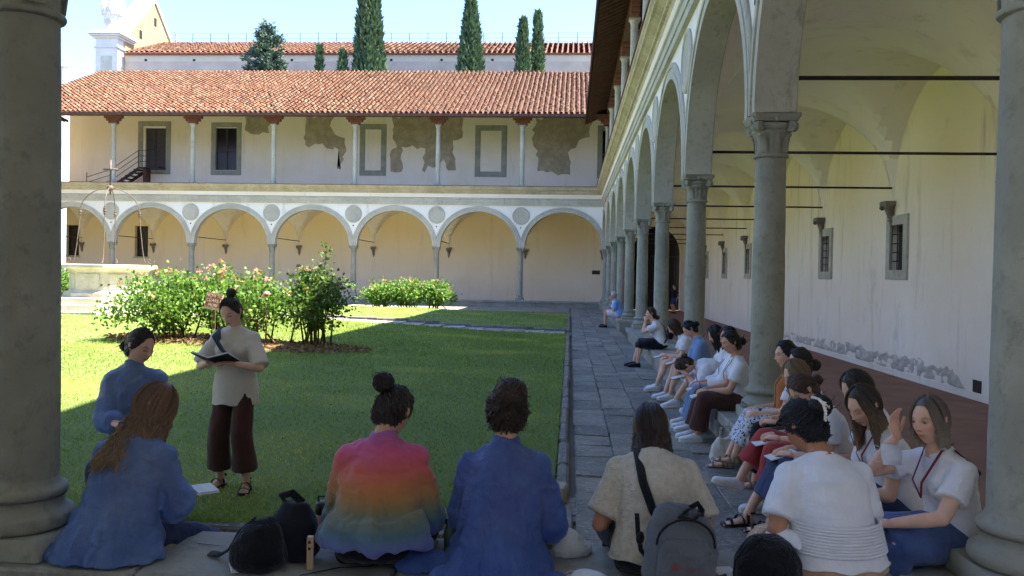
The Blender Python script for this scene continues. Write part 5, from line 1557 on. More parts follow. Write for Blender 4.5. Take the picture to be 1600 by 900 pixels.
    # ---- clothes
    if top and not gown:
        c = MB(); torso(c, 1.06 * tight, .062, -.04 - toplen, True)
        for s in (1, -1):
            e_ = shl[s] + (el[s] - shl[s]) * min(1, sleeve)
            c.loft([shl[s] * .9 + P2 * .1, shl[s] * .5 + e_ * .5, e_], np.array([.066, .066, .073]) * k * tight * (.6 + .4 * w), n=12); c.ball(shl[s], .064 * k * tight, 10, 7)
            if sleeve > 1:
                e2 = el[s] + (wr[s] - el[s]) * (sleeve - 1); c.ball(el[s], .062 * k * tight, 10, 7); c.loft([el[s], e2], np.array([.062, .052]) * k * tight, n=12)
        m = remesh(c, vox, 6); folds(m, .0045 * k, (6, 6, 11), seed)
        V, _ = getv(m); hz_ = P0[2] + .005 - toplen; V[:, 2] = np.where((V[:, 1] < P0[1] + .22) & (np.abs(V[:, 0]) < .3), np.maximum(V[:, 2], hz_ + .006 * np.sin(V[:, 0] * 40)), V[:, 2]); setv(m, V); finish(m, top, 'shirt', root)
    kind, mat, ln = bottom
    c = MB()
    if kind in ('trousers', 'wide', 'shorts'):
        c.loft([P0 + np.array((0, -.01, -.075)), P0 + np.array((0, 0, -.02)), P0 + np.array((0, 0, .035)), P1 * .3 + P0 * .7], np.array([.13 * w, .182 * w, .172 * w, .15 * w]) * k, np.array([.09 * w, .135 * w, .13 * w, .115 * w]) * k, n=18)
        g = 1.35 if kind == 'wide' else 1.0
        for s in (1, -1):
            if kind == 'shorts':
                e_ = hip[s] + (kn[s] - hip[s]) * ln; c.loft([hip[s], e_], np.array([.105 * w, .09]) * k, n=12)
            else:
                c.loft([hip[s], hip[s] * .5 + kn[s] * .5, kn[s]], np.array([.105 * w, .09 * w, .074 * (g * .6 + .4)]) * k, n=12); c.ball(kn[s], .073 * k * (g * .6 + .4), 10, 7)
                e_ = kn[s] + (an[s] - kn[s]) * ln; c.loft([kn[s], kn[s] * .5 + e_ * .5, e_], np.array([.072 * (g * .6 + .4), .068 * g, .066 * g * (1.15 if kind == 'wide' else .85)]) * k, n=12)
    else:      # skirt over both thighs
        km = (kn[1] + kn[-1]) / 2; sp = abs(kn[1][0] - kn[-1][0]) / 2; am = (an[1] + an[-1]) / 2; sa = abs(an[1][0] - an[-1][0]) / 2
        c.loft([P0 + np.array((0, -.02, -.03)), P0 * .6 + km * .4, P0 * .2 + km * .8, km + (km - P0) * .1], [.19 * w * k, .2 * k * w, sp + .116 * k, sp + .084 * k], [.115 * w * k, .128 * k, .108 * k, .086 * k], n=18, side=(1, 0, 0))
        c.loft([P0 + np.array((0, -.01, -.075)), P0 + np.array((0, 0, -.035)), P0 + np.array((0, 0, .015)), P1 * .25 + P0 * .75], np.array([.15 * w, .185 * w, .165 * w, .13 * w]) * k, np.array([.1 * w, .138 * w, .116 * w, .09 * w]) * k, n=18)
        if ln > .05:
            e_ = km + (am - km) * ln
            c.loft([km, km * .5 + e_ * .5, e_], [sp + .08 * k, sp * .6 + sa * .4 + .095 * k, sp * .4 + sa * .6 + .105 * k], [.085 * k, .085 * k, .09 * k], n=18, side=(1, 0, 0))
    m = remesh(c, vox, 4); folds(m, .006 * k, (8, 8, 4), seed + 3); finish(m, mat, 'skirt' if kind == 'skirt' else ('shorts' if kind == 'shorts' else 'trousers'), root)
    if gown:
        c = MB(); gmat, flare, back = gown['mat'], gown.get('flare', 1.0), gown.get('back', .0)
        hem = gown.get('hem', .006); cs = [np.array((0, -.05 - back, seat + hem)), np.array((0, -.035 - back * .7, seat + .05 + hem)), P0 + np.array((0, -.02, .08 + hem * .7)), P1 + np.array((0, -.015, 0)), P2, SH + np.array((0, 0, -.01)), P3 + np.array((0, 0, .005)), P3 + np.array((0, .01, .04))]
        rx = np.array([.265 * flare, .25 * flare, .205, .19, .182, .148, .068, .064]) * k * (.5 + .5 * w); ry = np.array([.2 + back * .9, .2 + back * .5, .17, .15, .14, .105, .068, .064]) * k * (.5 + .5 * w)
        c.loft(cs, rx, ry, side=(1, 0, 0), n=28, tang=(0, 0, 1)); torso(c, 1.16, .064, .03)
        for s in (1, -1):
            c.ball(shl[s], .064 * k, 12, 8); c.loft([shl[s], shl[s] * .5 + el[s] * .5, el[s]], np.array([.062, .07, .075]) * k, n=14); c.ball(el[s], .075 * k, 12, 8)
            c.loft([el[s], el[s] + (wr[s] - el[s]) * .85], np.array([.075, .055]) * k, n=14)
        for (gx, gy, gr) in gown.get('puddle', ()):
            c.ball((gx, gy, seat + .02), (gr, gr * .8, .04), 14, 7)
        m = remesh(c, .0095, 3)
        V, N_ = getv(m); low = np.clip((P2[2] - V[:, 2]) / (P2[2] - seat), 0, 1)
        a_ = np.arctan2(V[:, 0], -(V[:, 1]))
        d = fbm(np.stack([a_ * 3.2 + V[:, 2] * 1.5, V[:, 2] * 4, a_ * 0], 1), seed + 9, 3)
        d2 = 1 - 2 * np.abs(fbm(V * np.array((8, 8, 6)), seed + 4, 3))
        cr2 = 1 - 2 * np.abs(fbm(np.stack([V[:, 0] * 7 + V[:, 2] * 9, V[:, 1] * 5, V[:, 2] * 7 - V[:, 0] * 4], 1), seed + 8, 3))
        V = V + N_ * (d * .032 * low + d2 * .004 + cr2 * .009)[:, None]
        V[:, 2] = np.where(V[:, 1] < .28, np.maximum(V[:, 2], seat + .004), V[:, 2])
        setv(m, V); finish(m, gmat, 'gown', root)
    # ---- hair
    if hair:
        h = dict(hair); st = h.pop('style'); n_ = h.pop('n', 200)
        hm = hair_mesh(st, n_, h.pop('col'), h.pop('col2', hair['col']), r_, **h)
        hm.v = [(v * k) @ Rm.T + HCtr for v in hm.v]
        hm.build('hair', 'hair', root, smooth=True, color=True)
    for s in (1, -1):
        if shoes in ('sneaker', 'black', 'sandal', 'flat'):
            shoe(root, tuple(an[s] + (np.array((0, 0, -.005)))), R(footyaw[0 if s > 0 else 1]), R(footpitch[0 if s > 0 else 1]), shoes, k)
    PEOPLE[key] = dict(root=root, P0=P0, P1=P1, P2=P2, P3=P3, SH=SH, shl=shl, el=el, wr=wr, kn=kn, an=an, head=HCtr, Rm=Rm, k=k)
    return root
def worldp(key, p):
    r_ = PEOPLE[key]['root']; a = r_.rotation_euler.z; c, s = math.cos(a), math.sin(a); l = r_.location
    return (l.x + c * p[0] - s * p[1], l.y + s * p[0] + c * p[1], l.z + p[2])
# ------------------------------------------------------------------ the people
BLACK, DKBR, BROWN, REDBR, BLOND, DKBL, GREY = (.010, .009, .010), (.026, .016, .012), (.06, .034, .02), (.12, .056, .026), (.26, .17, .09), (.16, .11, .065), (.5, .48, .46)
S = BENCH
def H(style, col, **kw): return dict(style=style, col=col, **kw)
lap = lambda z=.2, y=.33: {1: (.09, y, S + z), -1: (-.09, y, S + z)}

person('stand', 'standing woman in beige tee and brown trousers reading aloud from an open book', (-2.57, 6.22), 176, zb=.05, hipz=.812, lean=3, head=(25, -4, 0), hands={1: (.10, .26, 1.0), -1: (-.10, .26, 1.0)},
       feet={1: (.13, -.02, .085), -1: (-.12, .05, .085)}, footyaw=(-14, 16), k=.94, w=.9, skin='skin_fair', top='tee_beige', sleeve=.95, toplen=.15, tight=1.14, bottom=('wide', 'brown_cloth', .78), shoes='sandal',
       hair=H('up', DKBR, n=200, bun=(0, -.055, .125), bunr=.032, messy=.002, vol=.0), vox=.011, seed=1, hcurl=.5, elbow={1: (.7, -.35, -.6), -1: (-.7, -.35, -.6)})
person('gown_side', 'woman in blue gown with low bun, in profile behind the curly-haired woman', (-2.88, 5.32), -165, zb=.02, seat=.55, lean=6, head=(18, 58, 0), hands={1: (.05, .3, .74), -1: (-.08, .3, .74)}, feet={1: (.1, .36, .085), -1: (-.1, .36, .085)},
       k=.98, w=.8, skin='skin_fair', top='tee_white', gown=dict(mat='gown_blue', flare=.6), bottom=('trousers', 'navy', .9), hair=H('up', DKBR, n=220, bun=(0, -.1, -.035), bunr=.036, messy=.003, vol=.01), vox=.013, seed=2)
person('gown_curly', 'woman with long curly auburn hair and blue gown, back to camera at left', (-2.17, 3.86), -4, lean=20, head=(28, -22, 0), hands={1: (.1, .4, S + .22), -1: (-.05, .42, S + .22)}, feet={1: (.24, .92, .085), -1: (-.08, .8, .085)}, footyaw=(-20, 0),
       k=1.05, w=.82, skin='skin_mid', top='tee_white', gown=dict(mat='gown_blue', flare=1.08, back=.02, puddle=((-.36, .02, .13), (-.2, -.1, .12))), bottom=('trousers', 'navy', .9),
       hair=H('down', (.16, .085, .045), col2=(.30, .2, .11), n=1300, length=.3, wave=.028, rad=.0028, front=.75, vol=.11, messy=.009, fall_back=.16), vox=.012, seed=3)
person('rainbow', 'woman wrapped in a rainbow striped shawl, seen from behind on the bench', (-.9, 3.86), 2, lean=19, head=(36, -16, 4), hands={1: (.14, .36, S + .2), -1: (-.1, .36, S + .2)}, feet={1: (.12, .7, .085), -1: (-.12, .7, .085)},
       k=1.07, w=.98, skin='skin_mid', top='tee_white', gown=dict(mat='rainbow', flare=.95, hem=.12), bottom=('skirt', 'black_cloth', .9), shoes='black',
       hair=H('up', DKBR, n=1000, bun=(-.04, -.088, .085), bunr=.045, messy=.006, vol=.03, rad=.0024), vox=.012, seed=4)
person('gown_bun', 'woman in dark blue gown with messy curly bun, back to camera in the middle', (-.3, 3.84), -2, lean=15, head=(22, 6, 0), hands={1: (.14, .36, S + .22), -1: (-.12, .36, S + .22)}, feet={1: (.12, .7, .085), -1: (-.12, .7, .085)},
       k=1.07, w=.86, skin='skin_mid', top='tee_white', gown=dict(mat='gown_navy', flare=1.02, back=.06, puddle=((-.34, -.05, .14), (-.18, -.2, .13), (.22, -.2, .12))), bottom=('trousers', 'black_cloth', .9),
       hair=H('up', (.05, .03, .02), col2=(.075, .046, .03), n=1100, bun=(.012, -.085, .05), bunr=.068, messy=.012, vol=.1, rad=.0024), vox=.012, seed=5)
person('linen', 'woman in cream linen shirt with long dark hair wearing a grey backpack', (.41, 3.88), -2, lean=24, head=(40, 4, 0), hands={1: (.2, .3, S + .15), -1: (-.2, .3, S + .15)}, feet={1: (.12, .55, .085), -1: (-.12, .55, .085)},
       k=1.03, w=.95, skin='skin_tan', top='linen', sleeve=.82, tight=1.15, toplen=.0, bottom=('skirt', 'black_cloth', .6), shoes='black',
       hair=H('down', (.022, .014, .012), col2=(.05, .026, .018), n=800, length=.15, wave=.003, front=.8, vol=.04, messy=.004, rad=.0028), vox=.011, seed=6)
person('claw', 'woman in white ribbed tee and beige skirt with black hair in pearl claw clip', (1.24, 3.84), 12, lean=24, head=(34, 26, 0), hands={1: (.12, .34, S + .15), -1: (-.24, .26, S + .12)}, feet={1: (.12, .6, .085), -1: (-.12, .6, .085)},
       k=1.03, w=1.22, skin='skin_tan', top='tee_white', sleeve=.75, tight=1.0, bottom=('skirt', 'skirt_beige', .6), shoes='black',
       hair=H('up', BLACK, n=1000, bun=(.02, -.098, .045), bunr=.05, messy=.008, vol=.07, rad=.0024), vox=.011, seed=7)
# ---- the row on the right-hand bench, nearest first
person('bob', 'woman with ash-blonde bob in white tee raising her hand, beside right column', (1.98, 4.34), 104, lean=14, head=(6, 16, 4), hands={1: (.1, .27, .95), -1: (-.1, .44, S + .2)}, feet={1: (.1, .5, .085), -1: (-.1, .5, .085)},
       k=1.0, skin='skin_fair', top='tee_white', sleeve=.62, tight=1.03, bottom=('skirt', 'slate_gown', .85), eyes=(.0, .02), hair=H('bob', (.13, .105, .08), col2=(.34, .28, .2), n=900, length=.10, wave=.002, front=1.0, vol=.03, messy=.002, rad=.003), vox=.010, seed=8, hup={1: (.9, .3, .1)}, hdir={1: (0, .25, 1)}, hcurl=.4, elbow={1: (.5, .3, -1), -1: (-.8, -.3, -.5)})
person('wavy', 'woman with long wavy dark-to-blonde hair looking down, white tee, red lanyard', (1.92, 4.92), 96, lean=17, head=(28, 20, 0), hands=lap(.2, .36), feet={1: (.1, .5, .085), -1: (-.1, .5, .085)},
       k=1.02, skin='skin_fair', top='tee_white', bottom=('skirt', 'navy', .8), hair=H('down', (.04, .03, .022), col2=(.42, .28, .15), n=900, length=.30, wave=.014, front=.95, vol=.03, messy=.003, forward=.12, rad=.0032), vox=.011, seed=9)
person('dark_long', 'woman with smooth dark hair half hidden behind the wavy-haired woman', (2.06, 5.48), 92, lean=13, head=(30, 8, 0), hands=lap(.2, .34), feet={1: (.1, .5, .085), -1: (-.1, .5, .085)},
       k=1.04, skin='skin_fair', top='tee_white', bottom=('trousers', 'navy', .85), hair=H('down', (.03, .022, .018), col2=(.38, .26, .14), n=600, rad=.004, length=.26, wave=.005, front=.95, vol=.015, forward=.1), vox=.012, seed=10)
person('brown_down', 'woman with brown tied hair bowing her head, in navy skirt and black sandals', (1.9, 5.9), 92, lean=20, head=(46, 10, 0), hands=lap(.18, .36), feet={1: (.06, .62, .085), -1: (-.1, .5, .085)}, footyaw=(8, -5),
       k=1.0, skin='skin_fair', top='tee_white', bottom=('skirt', 'navy', .62), shoes='sandal', hair=H('up', (.08, .04, .026), n=500, rad=.0035, bun=(0, -.1, -.02), bunr=.035, messy=.003, vol=.01), vox=.012, seed=11)
person('curly_blonde', 'woman with curly dark-blonde hair, white tee and red trousers, white sneaker raised', (1.93, 6.38), 92, lean=17, head=(22, 8, 0), hands=lap(.2, .36), feet={1: (.06, .62, .2), -1: (-.1, .46, .085)}, footpitch=(20, 0),
       k=1.0, skin='skin_fair', top='tee_white', bottom=('wide', 'red_cloth', .6), hair=H('down', (.2, .13, .07), col2=(.38, .26, .14), n=800, rad=.0036, length=.18, wave=.018, front=.9, vol=.06, messy=.007), vox=.012, seed=12)
person('dark_mid', 'dark-haired woman in white tee sitting between orange scarf and curly blonde women', (2.06, 7.08), 90, lean=9, head=(8, 4, 0), hands=lap(.2, .34), feet={1: (.1, .5, .085), -1: (-.1, .5, .085)},
       k=1.0, skin='skin_fair', top='tee_white', bottom=('trousers', 'black_cloth', .85), eyes=(0, 0), shoes='flat', hair=H('up', (.022, .016, .014), n=220, bun=(0, -.105, -.03), bunr=.04, vol=.02), vox=.013, seed=13)
person('scarf', 'woman with orange scarf and black-and-white patterned skirt near second column', (2.06, 7.6), 84, lean=8, head=(4, 18, 0), hands={1: (.1, .36, S + .2), -1: (-.1, .36, S + .2)}, feet={1: (.08, .6, .085), -1: (-.12, .55, .16)}, footpitch=(0, 10),
       k=1.02, skin='skin_fair', top='tee_white', bottom=('skirt', 'pattern_skirt', .6), shoes='flat', eyes=(0, 0), hair=H('up', BLACK, n=240, bun=(0, -.105, 0), bunr=.04, vol=.02), vox=.013, seed=14)
person('sunglasses_head', 'woman with sunglasses on her hair, white tee and dark brown trousers', (1.86, 8.98), 88, lean=9, head=(12, 14, 0), hands=lap(.19, .38), feet={1: (.1, .5, .085), -1: (-.1, .48, .085)},
       k=1.03, skin='skin_mid', top='tee_white', bottom=('wide', 'brown_cloth', .85), eyes=(0, -.1), hair=H('up', DKBR, n=200, bun=(0, -.105, -.01), bunr=.035, vol=.01), vox=.014, seed=15)
person('black_bob', 'woman with chin-length black hair in white blouse and pale flared jeans', (1.9, 9.55), 86, lean=6, head=(6, 26, 0), hands=lap(.19, .38), feet={1: (.1, .52, .085), -1: (-.1, .5, .085)},
       k=1.03, skin='skin_mid', top='tee_white', sleeve=1.7, tight=1.2, bottom=('wide', 'jeans', .9), eyes=(.1, 0), hair=H('bob', BLACK, n=260, length=.1, front=.85, vol=.03, rad=.006), vox=.014, seed=16)
person('bent', 'woman in white blouse bending far down over her notebook, brown hair', (1.9, 10.1), 92, lean=58, head=(78, 10, 0), hands={1: (.12, .5, S + .24), -1: (-.12, .5, S + .24)}, feet={1: (.1, .6, .26), -1: (-.1, .5, .085)}, footpitch=(-8, 0),
       k=.98, skin='skin_fair', top='tee_white', sleeve=1.5, tight=1.2, bottom=('skirt', 'pink_cloth', .1), hair=H('up', BROWN, n=220, bun=(0, -.1, .03), bunr=.03, vol=.01), vox=.014, seed=17)
person('black_long', 'woman with long black hair behind the bending woman', (2.05, 10.75), 88, lean=12, head=(24, 8, 0), hands=lap(.2), k=1.0, skin='skin_fair', top='tee_white', bottom=('trousers', 'navy', .9), hair=H('down', BLACK, n=220, length=.2, front=.85, vol=.02, rad=.007), vox=.015, seed=18)
person('denim', 'dark-haired woman in pale denim shirt looking down with bare legs', (1.95, 12.0), 90, lean=16, head=(34, 4, 0), hands=lap(.2, .38), feet={1: (.1, .55, .085), -1: (-.1, .5, .085)}, k=1.02, skin='skin_fair', top='denim_shirt', sleeve=1.4, tight=1.1, bottom=('shorts', 'denim_shirt', .8),
       hair=H('up', BLACK, n=180, bun=(0, -.1, .01), bunr=.035, vol=.02), vox=.015, seed=19)
person('brown_bare', 'brown-haired woman with bare legs and white sneakers, far end of the row', (1.9, 12.95), 90, lean=22, head=(38, 0, 0), hands=lap(.2, .4), feet={1: (.12, .5, .085), -1: (-.1, .55, .085)}, k=1.02, skin='skin_fair', top='tee_white', bottom=('shorts', 'white_short', .75),
       hair=H('down', BROWN, n=180, length=.1, front=.9, vol=.02, rad=.007), vox=.016, seed=20)
person('chin_hand', 'woman resting chin on hand in lilac tee and black skirt with small backpack', (1.8, 16.35), 88, lean=20, head=(0, 4, 0), hands={1: (.1, .3, S + .2), -1: (-.02, .31, S + .56)}, feet={1: (.1, .52, .085), -1: (-.1, .46, .085)}, k=1.03, skin='skin_fair', top='tee_white', bottom=('skirt', 'black_cloth', .22), shoes='black',
       hair=H('up', BROWN, n=160, bun=(0, -.105, -.06), bunr=.04, vol=.01), vox=.016, seed=21, elbow={-1: (-.3, .2, -1)})
person('man_blue', 'white-haired man in blue shirt and white shorts far along the bench', (1.72, 29.2), 84, lean=14, head=(12, 6, 0), hands=lap(.2, .4), feet={1: (.12, .5, .085), -1: (-.12, .46, .085)}, k=1.12, w=1.2, skin='skin_mid', top='shirt_blue', sleeve=.8, tight=1.15, bottom=('shorts', 'white_short', .9), shoes='black',
       hair=H('down', GREY, n=120, length=.01, front=.9, vol=.0, rad=.008), vox=.018, seed=22, group='visitors resting on the far bench')
person('far_companion', 'dark-haired visitor just beyond the man in blue shirt', (1.7, 30.1), 86, lean=14, head=(16, 0, 0), hands=lap(.2, .4), k=1.05, skin='skin_mid', top='tee_white', bottom=('shorts', 'white_short', .9), shoes='black', hair=H('up', BROWN, n=100, bun=(0, -.1, 0), bunr=.03, rad=.008), vox=.02, seed=23, group='visitors resting on the far bench')
person('doorway', 'dim visitor in dark clothes standing by the gate at gallery end', (5.95, 47.5), 120, zb=FLOOR, hipz=.86, lean=2, head=(0, 0, 0), hands={1: (.2, .02, .8), -1: (-.2, .02, .8)}, feet={1: (.1, 0, .085), -1: (-.1, .05, .085)}, k=1.05, skin='skin_mid', top='black_cloth', bottom=('shorts', 'navy', .9), shoes='black', hair=H('up', DKBR, n=80, bun=(0, -.1, 0), bunr=.03, rad=.008), vox=.02, seed=24, group='visitors resting on the far bench')
# what the gowned woman sits on
sb = thing('stone_block', 'low stone block under the woman in profile, mostly hidden', 'block', (-2.88, 5.32, -.03), .3)
MB().bevbox(-.22, .22, -.2, .2, 0, .55, .02).build('block', 'bench_stone', sb)

# ------------------------------------------------------------------ worn accessories (clothing children)
def band(key, pts, w, t, mat, nm, side=(1, 0, 0), closed=False):
    r_ = PEOPLE[key]['root']
    return MB().loft(pts, w, t, side=side, n=8).build(nm, mat, r_, smooth=True)
q = PEOPLE['stand']
band('stand', [q['shl'][1] * .72 + q['P3'] * .28 + np.array((0, -.02, .045)), q['P2'] + np.array((.10, .13, .06)), q['P2'] + np.array((.02, .178, -.02)), q['P2'] + np.array((-.08, .172, -.10)), q['P1'] + np.array((-.16, .10, .0)), q['P1'] + np.array((-.185, .0, -.02))], .036, .008, 'green_strap', 'bag_strap', side=(.6, 0, .8))
q = PEOPLE['scarf']
for s in (1, -1): band('scarf', [q['P3'] + np.array((0, -.075, .03)), q['P3'] + np.array((s * .075, 0, .02)), q['P2'] + np.array((s * .085, .125, .02)), q['P1'] + np.array((s * .09, .145, .02)), q['P0'] + np.array((s * .09, .17, .1))], .05, .022, 'rust_scarf', 'scarf')
def lanyard(key, mat='lanyard_red', tag_=True):
    q = PEOPLE[key]; r_ = q['root']; b = MB()
    for s in (1, -1): b.loft([q['P3'] + np.array((s * .03, -.06, .03)), q['P3'] + np.array((s * .062, .03, .0)), q['P2'] + np.array((s * .035, .165, -.02)), q['P1'] + np.array((0, .18, .05))], .008, .002, n=6)
    l = b.build('lanyard', mat, r_, smooth=True)
for k_ in ('wavy', 'bob', 'dark_long', 'dark_mid', 'sunglasses_head', 'black_bob', 'brown_down'): lanyard(k_, 'lanyard_red' if k_ in ('wavy', 'bob') else 'navy')
def crossbody(key, s=1, mat='black_bag', back=True, w=.014):
    q = PEOPLE[key]; P = [q['shl'][s] * .6 + q['P3'] * .4 + np.array((0, -.01, .062)), q['P2'] + np.array((s * .05, -.15, .03)), q['P2'] + np.array((-s * .03, -.158, -.06)), q['P1'] + np.array((-s * .11, -.135, -.03)), q['P0'] + np.array((-s * .19, -.05, .05))]
    band(key, P, w, .004, mat, 'bag_strap', side=(1, 0, .4))
crossbody('bob', -1)
# watch
q = PEOPLE['scarf']; wq = q['wr'][-1] * .85 + q['el'][-1] * .15
MB().loft([wq - nrm(q['wr'][-1] - q['el'][-1]) * .012, wq + nrm(q['wr'][-1] - q['el'][-1]) * .012], .033, n=14).build('watch', 'strap_dark', q['root'], smooth=True)
# hair claw, sunglasses
q = PEOPLE['claw']; b = MB(); pts = [(-.01, -.125, .10), (-.012, -.155, .075), (-.012, -.165, .045), (-.012, -.155, .01), (-.008, -.13, -.02)]
b.loft(pts, .006, n=6)
for i in range(12):
    t_ = i / 11 * 4; j = min(3, int(t_)); p = np.array(pts[j]) * (1 - (t_ - j)) + np.array(pts[j + 1]) * (t_ - j); b.ball(p + (0, -.004, 0), .0072, 8, 6)
tri = [(-.01, -.168, .055), (.03, -.166, .045), (.012, -.168, .025), (-.01, -.168, .055)]
b.loft(tri, .0055, n=6)
b.v = [(v * q['k']) @ q['Rm'].T + q['head'] for v in b.v]; b.build('hair_claw', 'pearl', q['root'], smooth=True)
def glasses(key, up=.085, fwd=.055, tilt=.9, nm='sunglasses'):
    q = PEOPLE[key]; b = MB()
    for s in (1, -1):
        b.loft([(s * .034, fwd, up), (s * .034, fwd + .008, up + .004)], [.03, .03], [.024, .024], n=14, tang=(0, .6, .8))
        b.loft([(s * .064, fwd, up), (s * .082, fwd - .06, up - .035), (s * .08, fwd - .11, up - .06)], .003, n=5)
    b.loft([(-.01, fwd + .004, up + .004), (.01, fwd + .004, up + .004)], .004, n=5)
    b.v = [(v * q['k']) @ q['Rm'].T + q['head'] for v in b.v]; b.build(nm, 'plastic_black', q['root'], smooth=True)
glasses('sunglasses_head'); glasses('chin_hand'); glasses('claw', .07, .075)
# scrunchie
q = PEOPLE['rainbow']; c0 = np.array((-.03, -.078, .088)); o = nrm(c0); b = MB(); u = nrm(np.cross(o, (0, 0, 1))); v = np.cross(o, u)
b.loft([c0 + (u * math.cos(a) + v * math.sin(a)) * .03 for a in np.linspace(0, 6.3, 17)], .010, n=6); b.v = [(w_ * q['k']) @ q['Rm'].T + q['head'] for w_ in b.v]; b.build('hair_tie', 'black_cloth', q['root'], smooth=True)
# ribbed waist of the white top and ragged hem
q = PEOPLE['claw']; b = MB()
for i in range(10):
    z = .2 + i / 9 * .8; c0 = q['P0'] * (1 - z * .9) + q['P1'] * z * .9 + np.array((0, 0, .035)); rx, ry = (.2235 - .022 * z), (.166 - .016 * z)
    b.loft([c0 + np.array((math.cos(a) * rx, math.sin(a) * ry, 0)) for a in np.linspace(0, 2 * math.pi, 41)], .0075, n=6)
b.build('ribbing', 'tee_white', q['root'], smooth=True)

# ------------------------------------------------------------------ things held or lying about
def notebook(label, loc, rz, tilt=(0, 0), size=(.15, .21), open_=False, cover='book_black', nm='notebook'):
    o = thing(nm, label, 'book' if open_ else 'notebook', loc, rz, 'notebooks and books')
    o.rotation_euler = (tilt[0], tilt[1], rz)
    w, l = size
    if not open_:
        MB().bevbox(-w / 2, w / 2, -l / 2, l / 2, 0, .006, .002).build('cover', cover, o); MB().box(-w / 2 + .004, w / 2 - .004, -l / 2 + .004, l / 2 - .004, .0062, .014).build('pages', 'paper', o)
    else:
        for s in (1, -1):
            c = MB(); c.box(0, w, -l / 2, l / 2, 0, .006); p = MB(); p.box(.004, w - .005, -l / 2 + .004, l / 2 - .004, .0062, .018)
            M4 = Matrix.Rotation(R(-16 if s > 0 else 16), 4, 'Y') @ Matrix.Scale(s, 4, (1, 0, 0))
            for m_, nm_, mt in ((c, 'cover', cover), (p, 'pages', 'paper')): m_.xf(M4); m_.build(nm_, mt, o)
    return o
def on_lap(key, label, dy=.40, dz=.16, rz=0, tilt=(-.25, 0), **kw):
    p = worldp(key, (kw.pop('dx', 0), dy, S + dz)); a = PEOPLE[key]['root'].rotation_euler.z
    return notebook(label, p, a + rz, tilt, **kw)
p = worldp('stand', (0, .345, 1.015)); notebook('black-covered book held open by the standing woman', p, R(176), (.35, 0), (.15, .2), True)
p = worldp('gown_side', (-.2, .36, .86)); notebook('notebook held by the woman in profile in blue gown', p, R(-100), (.3, .2), (.08, .13))
p = worldp('gown_curly', (.2, .44, S + .2)); notebook('white notebook on the knee of the auburn-haired woman', p, R(-30), (-.1, .35), (.09, .14), cover='paper')
on_lap('rainbow', 'white pad peeking out beside the rainbow shawl', .3, .16, .2, dx=.28, cover='paper')
on_lap('claw', 'notebook on the lap of the woman with claw clip', .42, .14, cover='navy')
on_lap('bob', 'open notebook under the hand of the blonde bob woman', .46, .14, .2, size=(.16, .22), cover='navy')
on_lap('brown_down', 'small notebook in the bowed brown-haired woman hands', .4, .15, .1)
on_lap('curly_blonde', 'notebook on red trousers of the curly-haired woman', .42, .15)
on_lap('sunglasses_head', 'bright white notebook on the brown trousers', .44, .13, .1, cover='paper')
on_lap('black_bob', 'open white notebook on the pale jeans', .44, .13, 0, cover='paper')
on_lap('bent', 'dark notebook under the bending woman', .56, .19, .1)
on_lap('denim', 'pale notebook held by the woman in denim shirt', .46, .17, cover='card')
on_lap('brown_bare', 'black notebook on bare knees at the far end of row', .48, .17)
def pen(label, key, loc, d):
    p = worldp(key, loc); o = thing('pen', label, 'pen', p, PEOPLE[key]['root'].rotation_euler.z, 'pens in writing hands')
    d = np.array(d, float); b = MB().loft([-d * .04, d * .085, d * .1], [.004, .004, .001], n=6); b.build('barrel', 'plastic_black', o); MB().loft([d * .03, d * .083], [.0052, .0052], n=6).build('grip', 'navy', o)
pen('pen in the hand of black-bobbed woman', 'black_bob', (.07, .43, S + .24), (.3, -.2, -.9)); pen('pen in the hand of sunglasses woman', 'sunglasses_head', (.06, .44, S + .24), (.3, -.2, -.9)); pen('pen held by the woman with orange scarf', 'scarf', (.05, .44, S + .24), (.5, .4, .2))

def tubeband(mb, pts, w, t=.005, side=(1, 0, 0), mi=0): mb.loft(pts, w, t, side=side, n=8, mi=mi)
# grey backpack on the linen-shirt woman
bp = thing('backpack', 'grey backpack with black straps hanging on the linen-shirt woman back', 'backpack', (.485, 3.60, S + .0), R(8)); bp.scale = (.98, .95, 1.0); bp.rotation_euler = (R(-6), R(7), R(8))
c = MB()
c.loft([(0, 0, .03), (0, 0, .08), (0, .01, .2), (0, .03, .3), (-.01, .05, .36), (-.01, .06, .385)], [.13, .165, .165, .15, .105, .06], [.07, .095, .09, .075, .05, .025], side=(1, 0, 0), n=20, tang=(0, 0, 1), sq=.7)
m = remesh(c, .011, 4); folds(m, .008, (7, 7, 6), 50); bo = finish(m, 'grey_pack', 'pack_body', bp)
c = MB(); c.loft([(0, -.075, .045), (0, -.088, .1), (0, -.082, .2), (0, -.062, .25)], [.11, .128, .125, .095], [.02, .03, .028, .015], side=(1, 0, 0), n=18, tang=(0, 0, 1), sq=.7)
m = remesh(c, .01, 3); folds(m, .004, (8, 8, 8), 51); finish(m, 'grey_pack', 'front_pocket', bp)
c = MB(); c.loft([(.13 * math.cos(a) - .0, -.052 - .02 * math.sin(a), .23 + .11 * math.sin(a)) for a in np.linspace(-.2, math.pi + .2, 15)], .006, .004, n=6); c.build('zip', 'black_bag', bp, smooth=True)
q = PEOPLE['linen']; bpy.context.view_layer.update(); _inv = bp.matrix_world.inverted()
_pts = [q['shl'][-1] * .45 + q['P3'] * .55 + np.array((0, .05, .06)), q['shl'][-1] * .5 + q['P3'] * .5 + np.array((0, -.035, .07)), q['P2'] + np.array((-.055, -.145, .04)), q['P1'] * .5 + q['P2'] * .5 + np.array((-.01, -.165, .0)), q['P1'] + np.array((.05, -.19, -.01))]
